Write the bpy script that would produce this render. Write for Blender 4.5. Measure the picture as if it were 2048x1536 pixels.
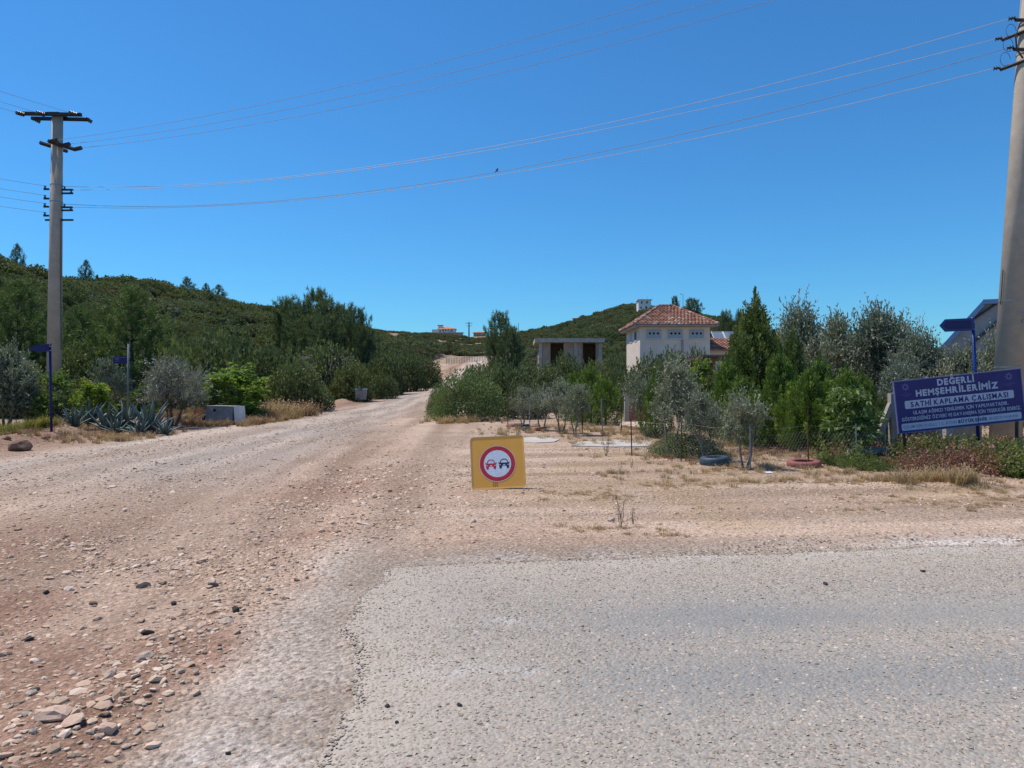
import bpy, math, random
import numpy as np
from mathutils import Vector, Matrix, Euler

for _o in list(bpy.data.objects):
    bpy.data.objects.remove(_o, do_unlink=True)
SC = bpy.context.scene
COL = SC.collection
R = math.radians
PI = math.pi

# ------------------------------------------------------------------ camera, sky, sun, exposure
CAMZ, F = 1.6, 1419.0            # eye height (m); focal length in pixels of the 2048 px wide photograph
cam_d = bpy.data.cameras.new('camera')
cam_d.sensor_width = 36.0
cam_d.lens = 36.0 * F / 2048.0
cam_d.clip_start, cam_d.clip_end = 0.1, 6000.0
cam = bpy.data.objects.new('camera', cam_d)
COL.objects.link(cam)
cam.location = (0, 0, CAMZ)
cam.rotation_euler = (R(90), 0, 0)
SC.camera = cam

SUN_EL = R(64)
SUN_AZ = (-0.92, 0.392)          # horizontal direction towards the sun: from the left, a little ahead
sun_dir = Vector((SUN_AZ[0] * math.cos(SUN_EL), SUN_AZ[1] * math.cos(SUN_EL), math.sin(SUN_EL)))
W = bpy.data.worlds.new('World')
SC.world = W
W.use_nodes = True
wn, wl = W.node_tree.nodes, W.node_tree.links
for n in list(wn):
    wn.remove(n)
sky = wn.new('ShaderNodeTexSky')
sky.sky_type = 'NISHITA'
sky.sun_disc = False
sky.sun_elevation = SUN_EL
sky.sun_rotation = math.atan2(SUN_AZ[0], SUN_AZ[1])
sky.altitude = 0
sky.air_density = 1.2
sky.dust_density = 0.0
sky.ozone_density = 10.0
tint = wn.new('ShaderNodeMix')          # the deep, vivid blue of this clear sky
tint.data_type = 'RGBA'
tint.blend_type = 'MULTIPLY'
tint.inputs[0].default_value = 1.0
tint.inputs[7].default_value = (0.44, 0.885, 1.09, 1)
bg = wn.new('ShaderNodeBackground')
bg.inputs['Strength'].default_value = 0.110
wo = wn.new('ShaderNodeOutputWorld')
wl.new(sky.outputs[0], tint.inputs[6])
wl.new(tint.outputs[2], bg.inputs[0])
wl.new(bg.outputs[0], wo.inputs[0])

sun_d = bpy.data.lights.new('sun', 'SUN')
sun_d.energy = 3.95
sun_d.angle = R(0.53)
sun_d.color = (1.0, 0.93, 0.83)
sun = bpy.data.objects.new('sun', sun_d)
COL.objects.link(sun)
sun.rotation_euler = sun_dir.to_track_quat('Z', 'Y').to_euler()
sun.location = (-40, 30, 90)

vs = SC.view_settings
vs.view_transform = 'Standard'
vs.look = 'None'
vs.exposure = 0.17
vs.gamma = 1.0
vs.use_curve_mapping = False
SC.cycles.max_bounces = 6
SC.cycles.diffuse_bounces = 3
SC.cycles.transmission_bounces = 4
SC.cycles.transparent_max_bounces = 4
SC.cycles.use_denoising = True

# ------------------------------------------------------------------ numeric helpers
rng = np.random.default_rng(7)

def vnoise(x, y, seed=0):
    x = np.asarray(x, float); y = np.asarray(y, float)
    xi = np.floor(x).astype(np.int64); yi = np.floor(y).astype(np.int64)
    xf = x - xi; yf = y - yi
    def h(a, b):
        n = (a * 374761393 + b * 668265263 + seed * 1442695041) & 0x7fffffff
        n = ((n ^ (n >> 13)) * 1274126177) & 0x7fffffff
        return ((n ^ (n >> 16)) & 0xffff) / 65535.0
    u = xf * xf * (3 - 2 * xf); v = yf * yf * (3 - 2 * yf)
    return (h(xi, yi) * (1 - u) + h(xi + 1, yi) * u) * (1 - v) + (h(xi, yi + 1) * (1 - u) + h(xi + 1, yi + 1) * u) * v

def fbm(x, y, seed=0, oct=4):
    s = 0; a = 0.5; t = 0
    for i in range(oct):
        s = s + a * vnoise(x * 2 ** i, y * 2 ** i, seed + i * 17); t += a; a *= 0.5
    return s / t

def sstep(a, b, x):
    t = np.clip((np.asarray(x, float) - a) / (b - a), 0, 1)
    return t * t * (3 - 2 * t)

ZR_Y = [-100, 50, 70, 85, 115, 150, 200, 260, 350, 430, 600, 900, 4000]
ZR_Z = [0, 0, .15, .6, 2.1, 4.6, 8.6, 14.5, 25.0, 28.5, 22, 10, 0]
HC_Y = [-50, 0, 60, 132, 216, 284, 350, 450, 700, 4000]
HC_Z = [2, 9, 16.5, 22.2, 26.3, 28.5, 27.5, 20, 5, 0]

def height_raw(X, Y):
    X = np.asarray(X, float); Y = np.asarray(Y, float)
    z = np.interp(Y, ZR_Y, ZR_Z)
    z = z * (1 - 0.65 * sstep(90, 300, np.abs(X)))
    t = (-15.5 - X) / 80.0
    tc = np.clip(t, 0, 1)
    prof = 0.55 * tc + 0.45 * tc * tc * (3 - 2 * tc)
    hc = np.interp(Y, HC_Y, HC_Z)
    lh = np.maximum(hc - z, 0) * prof
    lh = lh * (1 - 0.25 * sstep(1.0, 3.0, t)) * sstep(14, 46, Y + 0.0 * X) 
    z = z + lh
    z = z + 14.2 * np.exp(-((X - 60) / 34.0) ** 2) * np.exp(-(np.minimum(Y - 300, 0) / 95.0) ** 2) * np.exp(-(np.maximum(Y - 300, 0) / 150.0) ** 2)
    z = z + 1.7 * np.exp(-((X - 6) / 13.0) ** 2 - ((Y - 74) / 16.0) ** 2)
    big = (fbm(X / 28.0, Y / 28.0, 3, 3) - 0.5)
    far = sstep(70, 130, np.hypot(X, Y)) * (1 - 0.9 * ((X > -20) & (X < -2)))
    z = z + big * 5.0 * far
    # bank of loose soil along the left side of the road
    bank = np.exp(-((X + 13.6 - 0.4 * np.sin(Y * 0.5)) / 0.8) ** 2) * sstep(15, 18, Y) * (1 - sstep(75, 100, Y))
    z = z + bank * (0.12 + 0.3 * vnoise(X * 1.3, Y * 1.1, 5))
    return z

def height(X, Y):
    X = np.asarray(X, float); Y = np.asarray(Y, float)
    z = height_raw(X, Y)
    d = np.hypot(X, Y)
    near = 1 - sstep(20, 60, d)
    rough = sstep(-0.9, -1.7, X + 0.3 * (fbm(X, Y, 9) - .5)) * (1 - sstep(7, 16, Y)) + 0.25
    z = z + near * rough * 0.07 * (fbm(X * 1.6, Y * 1.6, 21, 4) - 0.5)
    z = z + near * 0.05 * (fbm(X * 0.35, Y * 0.35, 22, 2) - 0.5)
    # ridge of rubble between the scraped left side and the smooth dirt strip
    rx = -1.95 + 0.14 * np.sin(Y * 1.7)
    z = z + 0.055 * np.exp(-((X - rx) / 0.32) ** 2) * (1 - sstep(6.0, 7.4, Y))
    z = z - 0.05 * sstep(-2.2, -3.2, X) * (1 - sstep(6.5, 9.5, Y))
    z = z + near * .045 * (streaks(X, Y) - .5) * sstep(6.3, 8, Y)
    # wheel ruts on the right-hand dirt
    z = z + 0.03 * np.sin((Y - 0.12 * X) * 3.1 + 1.2 * fbm(X * .3, Y * .3, 41)) * sstep(7.5, 8.5, Y) * (1 - sstep(11.5, 13.5, Y)) * sstep(1, 3, X)
    return z

def hz(X, Y):
    return float(height(np.array([X]), np.array([Y]))[0])

def gx(px, Y):
    return (px - 1024.0) / F * Y

def pz(py, Y):
    return CAMZ - (py - 768.0) / F * Y

def P(px, py, Y):
    return Vector((gx(px, Y), Y, pz(py, Y)))

# ------------------------------------------------------------------ materials
def srgb(r, g, b):
    f = lambda c: (c / 255 / 12.92) if c / 255 <= 0.04045 else ((c / 255 + 0.055) / 1.055) ** 2.4
    return (f(r), f(g), f(b), 1.0)

class NT:
    def __init__(self, name):
        self.m = bpy.data.materials.new(name); self.m.use_nodes = True
        self.n = self.m.node_tree.nodes; self.l = self.m.node_tree.links
        for x in list(self.n):
            self.n.remove(x)
        self.out = self.n.new('ShaderNodeOutputMaterial')
    def node(self, t, **kw):
        x = self.n.new(t)
        for k, v in kw.items():
            setattr(x, k, v)
        return x
    def put(self, s, v):
        if isinstance(v, bpy.types.NodeSocket):
            self.l.new(v, s)
        else:
            s.default_value = v
    def mix(self, f, a, b, mode='MIX'):
        x = self.n.new('ShaderNodeMix'); x.data_type = 'RGBA'; x.blend_type = mode
        self.put(x.inputs[0], f); self.put(x.inputs[6], a); self.put(x.inputs[7], b)
        return x.outputs[2]
    def math(self, op, a, b=0.0, clamp=False):
        x = self.n.new('ShaderNodeMath'); x.operation = op; x.use_clamp = clamp
        self.put(x.inputs[0], a); self.put(x.inputs[1], b)
        return x.outputs[0]
    def ramp(self, f, stops):
        x = self.n.new('ShaderNodeValToRGB')
        e = x.color_ramp.elements
        while len(e) < len(stops):
            e.new(0.5)
        for i, (p, c) in enumerate(stops):
            e[i].position = p; e[i].color = c if len(c) == 4 else (*c, 1)
        self.put(x.inputs[0], f)
        return x.outputs[0]
    def noise(self, scale, detail=4, rough=0.6, vec=None, out=0):
        x = self.n.new('ShaderNodeTexNoise')
        x.inputs['Scale'].default_value = scale; x.inputs['Detail'].default_value = detail; x.inputs['Roughness'].default_value = rough
        if vec is not None:
            self.l.new(vec, x.inputs['Vector'])
        return x.outputs[out]
    def attr(self, name):
        x = self.n.new('ShaderNodeAttribute'); x.attribute_name = name
        return x.outputs['Fac']
    def pos(self):
        return self.n.new('ShaderNodeNewGeometry').outputs['Position']
    def obj(self):
        return self.n.new('ShaderNodeTexCoord').outputs['Object']
    def bump(self, h, strength, dist, normal=None):
        x = self.n.new('ShaderNodeBump'); x.inputs['Strength'].default_value = strength; x.inputs['Distance'].default_value = dist
        self.put(x.inputs['Height'], h)
        if normal is not None:
            self.l.new(normal, x.inputs['Normal'])
        return x.outputs[0]
    def bsdf(self, color, rough=0.8, metal=0.0, spec=0.3, normal=None):
        x = self.n.new('ShaderNodeBsdfPrincipled')
        self.put(x.inputs['Base Color'], color); self.put(x.inputs['Roughness'], rough)
        x.inputs['Metallic'].default_value = metal; x.inputs['Specular IOR Level'].default_value = spec
        if normal is not None:
            self.l.new(normal, x.inputs['Normal'])
        return x.outputs[0]
    def done(self, sh):
        self.l.new(sh, self.out.inputs[0]); return self.m

def worn(name, c1, c2, scale=6.0, rough=0.75, metal=0.0, bump=0.15, dist=0.01, spec=0.3, fine=60.0, var=0.12):
    """painted / plastered / metal surface: two tones in uneven patches, fine grain and slight relief"""
    t = NT(name); p = t.obj()
    n1 = t.noise(scale, 5, 0.65, p); n2 = t.noise(fine, 3, 0.6, p)
    f = t.ramp(n1, [(0.35, (0, 0, 0)), (0.68, (1, 1, 1))])
    c = t.mix(f, c1, c2)
    g = t.ramp(n2, [(0.3, (1 - var,) * 3), (0.7, (1 + var,) * 3)])
    c = t.mix(1.0, c, g, 'MULTIPLY')
    nb = t.bump(t.math('ADD', n2, n1), bump, dist)
    return t.done(t.bsdf(c, rough, metal, spec, nb))

def leaf_mat(name, dark, light, tip=None, trans=0.3, rough=0.55, spec=0.25, vary=0.25, gain=1.65):
    t = NT(name)
    tone = t.attr('tone')
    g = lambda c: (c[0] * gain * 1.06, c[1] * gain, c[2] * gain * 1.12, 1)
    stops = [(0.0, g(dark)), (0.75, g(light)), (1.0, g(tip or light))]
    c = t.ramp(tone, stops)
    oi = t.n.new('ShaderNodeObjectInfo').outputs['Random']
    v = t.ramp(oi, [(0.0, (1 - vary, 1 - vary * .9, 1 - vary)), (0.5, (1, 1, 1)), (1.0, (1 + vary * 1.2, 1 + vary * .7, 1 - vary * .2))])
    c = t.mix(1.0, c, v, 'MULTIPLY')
    b = t.bsdf(c, rough, 0, spec)
    tr = t.n.new('ShaderNodeBsdfTranslucent')
    c2 = t.mix(1.0, c, (1.25, 1.35, 0.55, 1), 'MULTIPLY')
    t.l.new(c2, tr.inputs['Color'])
    mx = t.n.new('ShaderNodeMixShader'); mx.inputs[0].default_value = trans
    t.l.new(b, mx.inputs[1]); t.l.new(tr.outputs[0], mx.inputs[2])
    return t.done(mx.outputs[0])

M = {}
M['oak'] = leaf_mat('kermes_oak_leaf', (.020, .032, .014, 1), (.085, .106, .042, 1), (.16, .175, .08, 1))
M['scrub'] = leaf_mat('scrub_leaf', (.022, .033, .018, 1), (.088, .108, .056, 1), (.155, .165, .105, 1), vary=0.24, gain=1.42, spec=.08, rough=.85)
M['scrub_brown'] = leaf_mat('dry_scrub_leaf', (.045, .038, .024, 1), (.135, .115, .072, 1), (.20, .18, .12, 1), vary=.2, gain=1.2, spec=.08, rough=.85)
M['scrub_grey'] = leaf_mat('grey_scrub_leaf', (.035, .045, .030, 1), (.12, .135, .088, 1), (.19, .20, .14, 1), vary=.2, gain=1.3, spec=.08, rough=.85)
M['mastic'] = leaf_mat('mastic_leaf', (.030, .048, .018, 1), (.10, .135, .050, 1), (.17, .19, .085, 1))
M['olive'] = leaf_mat('olive_leaf', (.055, .072, .045, 1), (.155, .178, .115, 1), (.30, .32, .25, 1), trans=.18, spec=.4, vary=.15, gain=1.35)
M['olive_grey'] = leaf_mat('grey_olive_leaf', (.075, .082, .060, 1), (.20, .21, .16, 1), (.33, .33, .27, 1), trans=.15, spec=.35, vary=.12, gain=1.25)
M['cypress'] = leaf_mat('cypress_spray', (.020, .042, .010, 1), (.088, .135, .026, 1), (.21, .26, .06, 1), trans=.25, vary=.15, gain=1.95)
M['cypress_dark'] = leaf_mat('dark_cypress_spray', (.018, .034, .012, 1), (.07, .10, .028, 1), (.16, .19, .06, 1), trans=.2, vary=.15, gain=1.85)
M['pine'] = leaf_mat('pine_needle', (.022, .042, .014, 1), (.075, .115, .032, 1), (.17, .21, .08, 1), trans=.2, vary=.15, gain=1.8)
M['pine_far'] = leaf_mat('far_pine_needle', (.026, .042, .020, 1), (.075, .100, .044, 1), (.14, .16, .085, 1), trans=.25, vary=.15, gain=1.85)
M['fresh'] = leaf_mat('fresh_leaf', (.05, .09, .014, 1), (.15, .23, .038, 1), (.26, .35, .075, 1), trans=.42, vary=.15, gain=1.15)
M['fruit'] = leaf_mat('fruit_tree_leaf', (.034, .065, .016, 1), (.11, .17, .042, 1), (.22, .29, .11, 1), trans=.35, spec=.4, vary=.1, gain=1.2)
M['agave'] = worn('agave_leaf', (.10, .145, .125, 1), (.17, .215, .19, 1), 3, .5, spec=.4, bump=.05)
M['dry'] = leaf_mat('dry_grass_blade', (.24, .165, .095, 1), (.46, .35, .215, 1), (.60, .49, .32, 1), trans=.3, vary=.2, gain=0.95)
M['dryred'] = leaf_mat('dry_red_brush', (.14, .065, .045, 1), (.28, .145, .10, 1), (.40, .26, .19, 1), trans=.25, vary=.25, gain=0.95)
M['weed'] = leaf_mat('weed_leaf', (.035, .055, .016, 1), (.12, .16, .045, 1), (.24, .26, .10, 1), trans=.35, vary=.3, gain=1.1)
M['yellowgrass'] = leaf_mat('yellow_green_grass', (.09, .10, .02, 1), (.22, .22, .055, 1), (.34, .31, .10, 1), trans=.35, gain=1.0)
M['dead'] = worn('dead_stem', (.10, .065, .04, 1), (.20, .14, .09, 1), 12, .9)
M['bark'] = worn('bark', (.075, .058, .042, 1), (.17, .14, .105, 1), 9, .95, bump=.6, dist=.02)
M['bark_pale'] = worn('pale_bark', (.16, .135, .11, 1), (.30, .265, .22, 1), 9, .95, bump=.6, dist=.02)
M['concrete_pole'] = worn('pole_concrete', (.36, .30, .235, 1), (.45, .385, .31, 1), 2.2, .9, bump=.12, var=.08)
M['concrete'] = worn('concrete', (.36, .32, .27, 1), (.50, .45, .39, 1), 2.5, .92, bump=.25)
M['concrete_grey'] = worn('grey_concrete', (.30, .28, .255, 1), (.42, .395, .36, 1), 3, .92, bump=.25)
M['plaster'] = worn('house_plaster', (.70, .57, .46, 1), (.80, .68, .565, 1), 1.1, .92, bump=.12)
M['plaster_band'] = worn('house_plaster_bright', (.62, .56, .50, 1), (.70, .64, .57, 1), 1.5, .92, bump=.1)
M['whitewall'] = worn('white_render', (.66, .64, .60, 1), (.76, .745, .71, 1), .8, .9, bump=.05)
M['tan_wall'] = worn('tan_stone_wall', (.30, .235, .175, 1), (.42, .33, .25, 1), 1.5, .95, bump=.3)
M['panel'] = worn('grey_blue_panel', (.36, .39, .44, 1), (.44, .47, .52, 1), 4, .6)
M['dark_open'] = worn('dark_interior', (.018, .014, .012, 1), (.035, .028, .022, 1), 3, .95)
M['black_metal'] = worn('black_steel', (.018, .017, .018, 1), (.035, .032, .03, 1), 14, .55, spec=.4)
M['insulator'] = worn('brown_porcelain', (.030, .018, .014, 1), (.05, .03, .024, 1), 10, .25, spec=.5)
M['rust'] = worn('rusty_rod', (.085, .05, .032, 1), (.16, .09, .055, 1), 20, .9)
M['galv'] = worn('galvanised_steel', (.22, .24, .27, 1), (.34, .36, .39, 1), 5, .5, metal=.6, bump=.1)
M['galv_wire'] = worn('galvanised_wire', (.20, .20, .20, 1), (.27, .27, .27, 1), 5, .55, metal=.3)
M['scrape'] = worn('scraped_paint', (.60, .25, .06, 1), (.5, .22, .07, 1), 20, .8)
M['cable'] = worn('overhead_cable', (.20, .22, .25, 1), (.28, .30, .33, 1), 5, .7)
M['cable_bare'] = worn('bare_aluminium_cable', (.38, .40, .43, 1), (.46, .48, .51, 1), 5, .6)
M['post_grey'] = worn('dull_grey_post', (.15, .16, .18, 1), (.21, .22, .24, 1), 6, .7)
M['blue_paint'] = worn('blue_sign_paint', (.008, .027, .150, 1), (.012, .038, .19, 1), 5, .4, spec=.4, var=.05)
M['blue_steel'] = worn('blue_steel_frame', (.10, .20, .36, 1), (.13, .24, .42, 1), 5, .45)
M['navy'] = worn('navy_plate', (.010, .014, .09, 1), (.014, .02, .11, 1), 5, .5)
M['board'] = worn('violet_blue_print', (.036, .029, .150, 1), (.046, .037, .175, 1), 2, .5, spec=.3, bump=.03, var=.04)
M['letter'] = worn('white_print', (.52, .52, .62, 1), (.60, .60, .70, 1), 4, .6, bump=.02, var=.04)
M['letter_dark'] = worn('dark_print', (.035, .025, .16, 1), (.05, .036, .2, 1), 4, .6, bump=.02)
M['letter_pale'] = worn('faded_print', (.15, .15, .33, 1), (.2, .2, .38, 1), 4, .6, bump=.02)
M['yellow'] = worn('yellow_sign_paint', (.97, .44, .075, 1), (.97, .475, .09, 1), 5, .5, bump=.04, var=.06)
M['yellow_rim'] = worn('yellow_rim_paint', (.92, .48, .11, 1), (.72, .42, .16, 1), 9, .5, bump=.05, var=.08)
M['sign_red'] = worn('red_reflective_film', (.58, .035, .045, 1), (.66, .05, .06, 1), 6, .4, bump=.02)
M['sign_white'] = worn('white_reflective_film', (.78, .80, .84, 1), (.86, .87, .90, 1), 7, .4, bump=.02)
M['sign_pink'] = worn('worn_white_edge', (.75, .55, .48, 1), (.80, .62, .55, 1), 9, .5, bump=.02)
M['sign_black'] = worn('black_film', (.03, .034, .06, 1), (.045, .05, .08, 1), 6, .4, bump=.02)
M['tyre_black'] = worn('tyre_rubber', (.022, .024, .03, 1), (.045, .048, .055, 1), 9, .75)
M['tyre_blue'] = worn('blue_painted_tyre', (.040, .065, .085, 1), (.065, .095, .115, 1), 9, .55)
M['tyre_red'] = worn('red_painted_tyre', (.26, .085, .07, 1), (.34, .14, .11, 1), 9, .6)
M['wood'] = worn('weathered_wood', (.20, .155, .11, 1), (.30, .24, .18, 1), 8, .9, bump=.3)
M['log'] = worn('cut_log', (.44, .34, .22, 1), (.56, .45, .31, 1), 12, .9, bump=.3)
M['bird'] = worn('dark_feathers', (.02, .022, .026, 1), (.04, .04, .045, 1), 20, .7)
M['solar'] = worn('solar_panel_glass', (.16, .19, .23, 1), (.22, .25, .29, 1), 2, .15, spec=.6, bump=0)
M['metal_roof'] = worn('grey_roof_sheet', (.27, .265, .26, 1), (.34, .335, .33, 1), 1.5, .6)
M['stone_beige'] = worn('beige_limestone', (.47, .345, .25, 1), (.62, .48, .37, 1), 14, .95, bump=.5, dist=.004, fine=90)
M['stone_pink'] = worn('pinkish_limestone', (.56, .365, .26, 1), (.68, .49, .37, 1), 10, .95, bump=.5, dist=.004, fine=90)
M['stone_grey'] = worn('grey_stone', (.38, .315, .25, 1), (.52, .44, .36, 1), 14, .95, bump=.5, dist=.004, fine=90)
M['lump'] = worn('asphalt_lump', (.035, .031, .028, 1), (.10, .09, .08, 1), 20, .95, bump=.6, dist=.004, fine=90)
M['soil'] = worn('red_soil', (.24, .135, .088, 1), (.36, .22, .15, 1), 6, 1.0, bump=.8, dist=.03)
M['glass_dark'] = worn('dark_window_glass', (.03, .035, .045, 1), (.05, .055, .065, 1), 2, .12, spec=.6, bump=0)

def tile_mat():
    t = NT('roof_tile'); p = t.obj()
    n = t.noise(2.2, 5, .65, p); oi = t.attr('tone'); f = t.noise(30, 3, .6, p)
    c = t.ramp(oi, [(0, (.20, .095, .065)), (.5, (.34, .16, .115)), (.85, (.43, .235, .175)), (1, (.52, .39, .32))])
    c = t.mix(t.ramp(n, [(.45, (0, 0, 0)), (.7, (.55,) * 3)]), c, (.30, .17, .12, 1))
    return t.done(t.bsdf(c, .9, 0, .2, t.bump(f, .2, .01)))
M['tile'] = tile_mat()

def chip_stone_mat(name, stops, warm=(1.08, .955, .83, 1)):
    t = NT(name)
    oi = t.n.new('ShaderNodeObjectInfo').outputs['Random']
    c = t.ramp(oi, stops); p = t.obj()
    f = t.noise(9, 4, .65, p)
    c = t.mix(1.0, c, t.ramp(f, [(.3, (.76,) * 3), (.7, (1.16,) * 3)]), 'MULTIPLY')
    c = t.mix(1.0, c, warm, 'MULTIPLY')
    return t.done(t.bsdf(c, .95, 0, .15, t.bump(f, .4, .0015)))
M['gravel'] = chip_stone_mat('gravel_stone', [(0, (.24, .19, .155)), (.10, (.40, .31, .245)), (.5, (.54, .43, .35)), (.8, (.62, .515, .43)), (1, (.72, .64, .57))])
M['chips'] = chip_stone_mat('grey_chipping', [(0, (.22, .205, .19)), (.15, (.34, .315, .285)), (.6, (.44, .405, .365)), (.88, (.50, .445, .39)), (1, (.60, .57, .54))])

# ------------------------------------------------------------------ mesh helpers
def mesh_obj(name, verts, faces, mats, parent=None, smooth=False, attrs=None, mi=None):
    me = bpy.data.meshes.new(name)
    v = np.asarray(verts, np.float32).reshape(-1, 3)
    if isinstance(faces, np.ndarray):
        k = faces.shape[1]
        me.vertices.add(len(v)); me.vertices.foreach_set('co', v.ravel())
        me.loops.add(faces.size); me.loops.foreach_set('vertex_index', faces.astype(np.int32).ravel())
        me.polygons.add(len(faces)); me.polygons.foreach_set('loop_start', np.arange(len(faces), dtype=np.int32) * k)
        me.update(calc_edges=True)
    else:
        me.from_pydata([tuple(map(float, q)) for q in v], [], faces)
    if not isinstance(mats, (list, tuple)):
        mats = [mats]
    for m in mats:
        me.materials.append(M[m] if isinstance(m, str) else m)
    if mi is not None:
        me.polygons.foreach_set('material_index', np.asarray(mi, np.int32))
    if smooth:
        me.polygons.foreach_set('use_smooth', np.ones(len(me.polygons), bool))
    for k, a in (attrs or {}).items():
        at = me.attributes.new(k, 'FLOAT', 'POINT'); at.data.foreach_set('value', np.asarray(a, np.float32))
    me.update()
    return link(name, me, parent)

def link(name, me, parent=None):
    o = bpy.data.objects.new(name, me); COL.objects.link(o)
    if parent is not None:
        o.parent = parent
    return o

def empty(name, loc=(0, 0, 0), rz=0.0):
    o = bpy.data.objects.new(name, None); COL.objects.link(o)
    o.location = loc; o.rotation_euler = (0, 0, rz); o.empty_display_size = .3
    return o

def tag(o, label=None, cat=None, group=None, kind=None):
    if label: o['label'] = label
    if cat: o['category'] = cat
    if group: o['group'] = group
    if kind: o['kind'] = kind
    return o

class MB:
    """collects boxes, tubes and polygons, then links them as ONE mesh object"""
    def __init__(self):
        self.v = []; self.f = []; self.mi = []; self.tone = []
    def add(self, verts, faces, mi=0, tone=0.5):
        b = len(self.v)
        self.v += [tuple(q) for q in verts]; self.f += [tuple(i + b for i in f) for f in faces]
        self.mi += [mi] * len(faces); self.tone += [tone] * len(verts)
        return self
    def box(self, c, s, rot=None, mi=0, tone=.5):
        x, y, z = (q / 2 for q in s)
        vs = [Vector(p) for p in ((-x, -y, -z), (x, -y, -z), (x, y, -z), (-x, y, -z), (-x, -y, z), (x, -y, z), (x, y, z), (-x, y, z))]
        if rot is not None:
            m = Euler(rot).to_matrix(); vs = [m @ q for q in vs]
        vs = [q + Vector(c) for q in vs]
        return self.add(vs, [(0, 3, 2, 1), (4, 5, 6, 7), (0, 1, 5, 4), (1, 2, 6, 5), (2, 3, 7, 6), (3, 0, 4, 7)], mi, tone)
    def tube(self, pts, rad, sides=8, mi=0, cap=True, tone=.5):
        pts = [Vector(p) for p in pts]
        if not hasattr(rad, '__len__'):
            rad = [rad] * len(pts)
        vs = []; n = len(pts)
        for i, p in enumerate(pts):
            d = (pts[min(i + 1, n - 1)] - pts[max(i - 1, 0)])
            d = d.normalized() if d.length > 1e-9 else Vector((0, 0, 1))
            a = Vector((0, 0, 1)) if abs(d.z) < .95 else Vector((1, 0, 0))
            u = d.cross(a).normalized(); w = d.cross(u)
            for k in range(sides):
                t = 2 * PI * k / sides
                vs.append(p + (u * math.cos(t) + w * math.sin(t)) * rad[i])
        fs = []
        for i in range(n - 1):
            for k in range(sides):
                a = i * sides + k; b = i * sides + (k + 1) % sides
                fs.append((a, a + sides, b + sides, b))
        if cap:
            fs.append(tuple(range(sides))); fs.append(tuple(range((n - 1) * sides, n * sides))[::-1])
        return self.add(vs, fs, mi, tone)
    def prism(self, poly, y0, y1, mi=0):
        """polygon in x,z extruded from y0 to y1"""
        n = len(poly)
        vs = [(x, y0, z) for x, z in poly] + [(x, y1, z) for x, z in poly]
        fs = [tuple(range(n)), tuple(range(n, 2 * n))[::-1]] + [(i, i + n, (i + 1) % n + n, (i + 1) % n) for i in range(n)]
        return self.add(vs, fs, mi)
    def build(self, name, mats, parent=None, smooth=False):
        return mesh_obj(name, self.v, self.f, mats, parent, smooth, {'tone': self.tone}, self.mi)

def unit(a):
    return a / np.maximum(np.linalg.norm(a, axis=-1, keepdims=True), 1e-9)

def leaf_quads(c, d, L, Wd, r, up=None):
    """diamond leaves: base c, axis d, length L, width Wd"""
    n = len(c)
    L = np.broadcast_to(np.asarray(L, float), (n,))[:, None]; Wd = np.broadcast_to(np.asarray(Wd, float), (n,))[:, None]
    s = unit(np.cross(d, r.normal(size=(n, 3))))
    nn = np.cross(d, s)
    v = np.stack([c, c + d * L * .45 + s * Wd * .5, c + d * L + nn * L * .08, c + d * L * .45 - s * Wd * .5], 1).reshape(-1, 3)
    f = np.arange(n * 4).reshape(-1, 4)
    return v, f

def rand_dirs(n, r):
    return unit(r.normal(size=(n, 3)))

class Cloud:
    def __init__(self, r):
        self.r = r; self.v = []; self.f = []; self.t = []; self.n = 0
    def leaves(self, c, d, L, Wd, tone):
        v, f = leaf_quads(c, d, L, Wd, self.r)
        self.v.append(v); self.f.append(f + self.n); self.n += len(v)
        self.t.append(np.repeat(np.clip(np.broadcast_to(tone, (len(c),)), 0, 1), 4))
    def mesh(self, name, mat):
        v = np.concatenate(self.v).astype(np.float32); f = np.concatenate(self.f).astype(np.int32); t = np.concatenate(self.t)
        me = bpy.data.meshes.new(name)
        me.vertices.add(len(v)); me.vertices.foreach_set('co', v.ravel())
        me.loops.add(f.size); me.loops.foreach_set('vertex_index', f.ravel())
        me.polygons.add(len(f)); me.polygons.foreach_set('loop_start', np.arange(len(f), dtype=np.int32) * 4)
        me.update(calc_edges=True)
        a = me.attributes.new('tone', 'FLOAT', 'POINT'); a.data.foreach_set('value', t.astype(np.float32))
        me.materials.append(M[mat])
        return me

# ------------------------------------------------------------------ ground and roads
def road_edge_y(X):
    return 6.35 + 0.15 * X + 0.25 * (fbm(X * 1.1, X * 0 + 3, 61, 4) - .5)

def road_edge_x(Y):
    return -0.95 + 0.5 * (fbm(Y * 1.2, Y * 0 + 7, 62, 5) - .5) - 0.08 * (Y - 3)

def lane(Y):
    """centre line of the gravel road"""
    return np.interp(Y, [0, 8, 14, 32, 60, 80, 500], [-5.4, -5.9, -6.6, -7.6, -9.2, -9.8, -9.8])

def streaks(X, Y):
    """ruts and tyre sweeps: along the gravel road on the left, across the picture on the right"""
    u = X - lane(Y)
    a = fbm(u * 1.5, Y * .13, 171, 4)
    b = fbm(X * .16, (Y - .12 * X) * 2.4, 172, 4)
    w = sstep(-2.6, .6, X + 1.2 * (fbm(X * .6, Y * .6, 173) - .5))
    return a * (1 - w) + b * w

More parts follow.
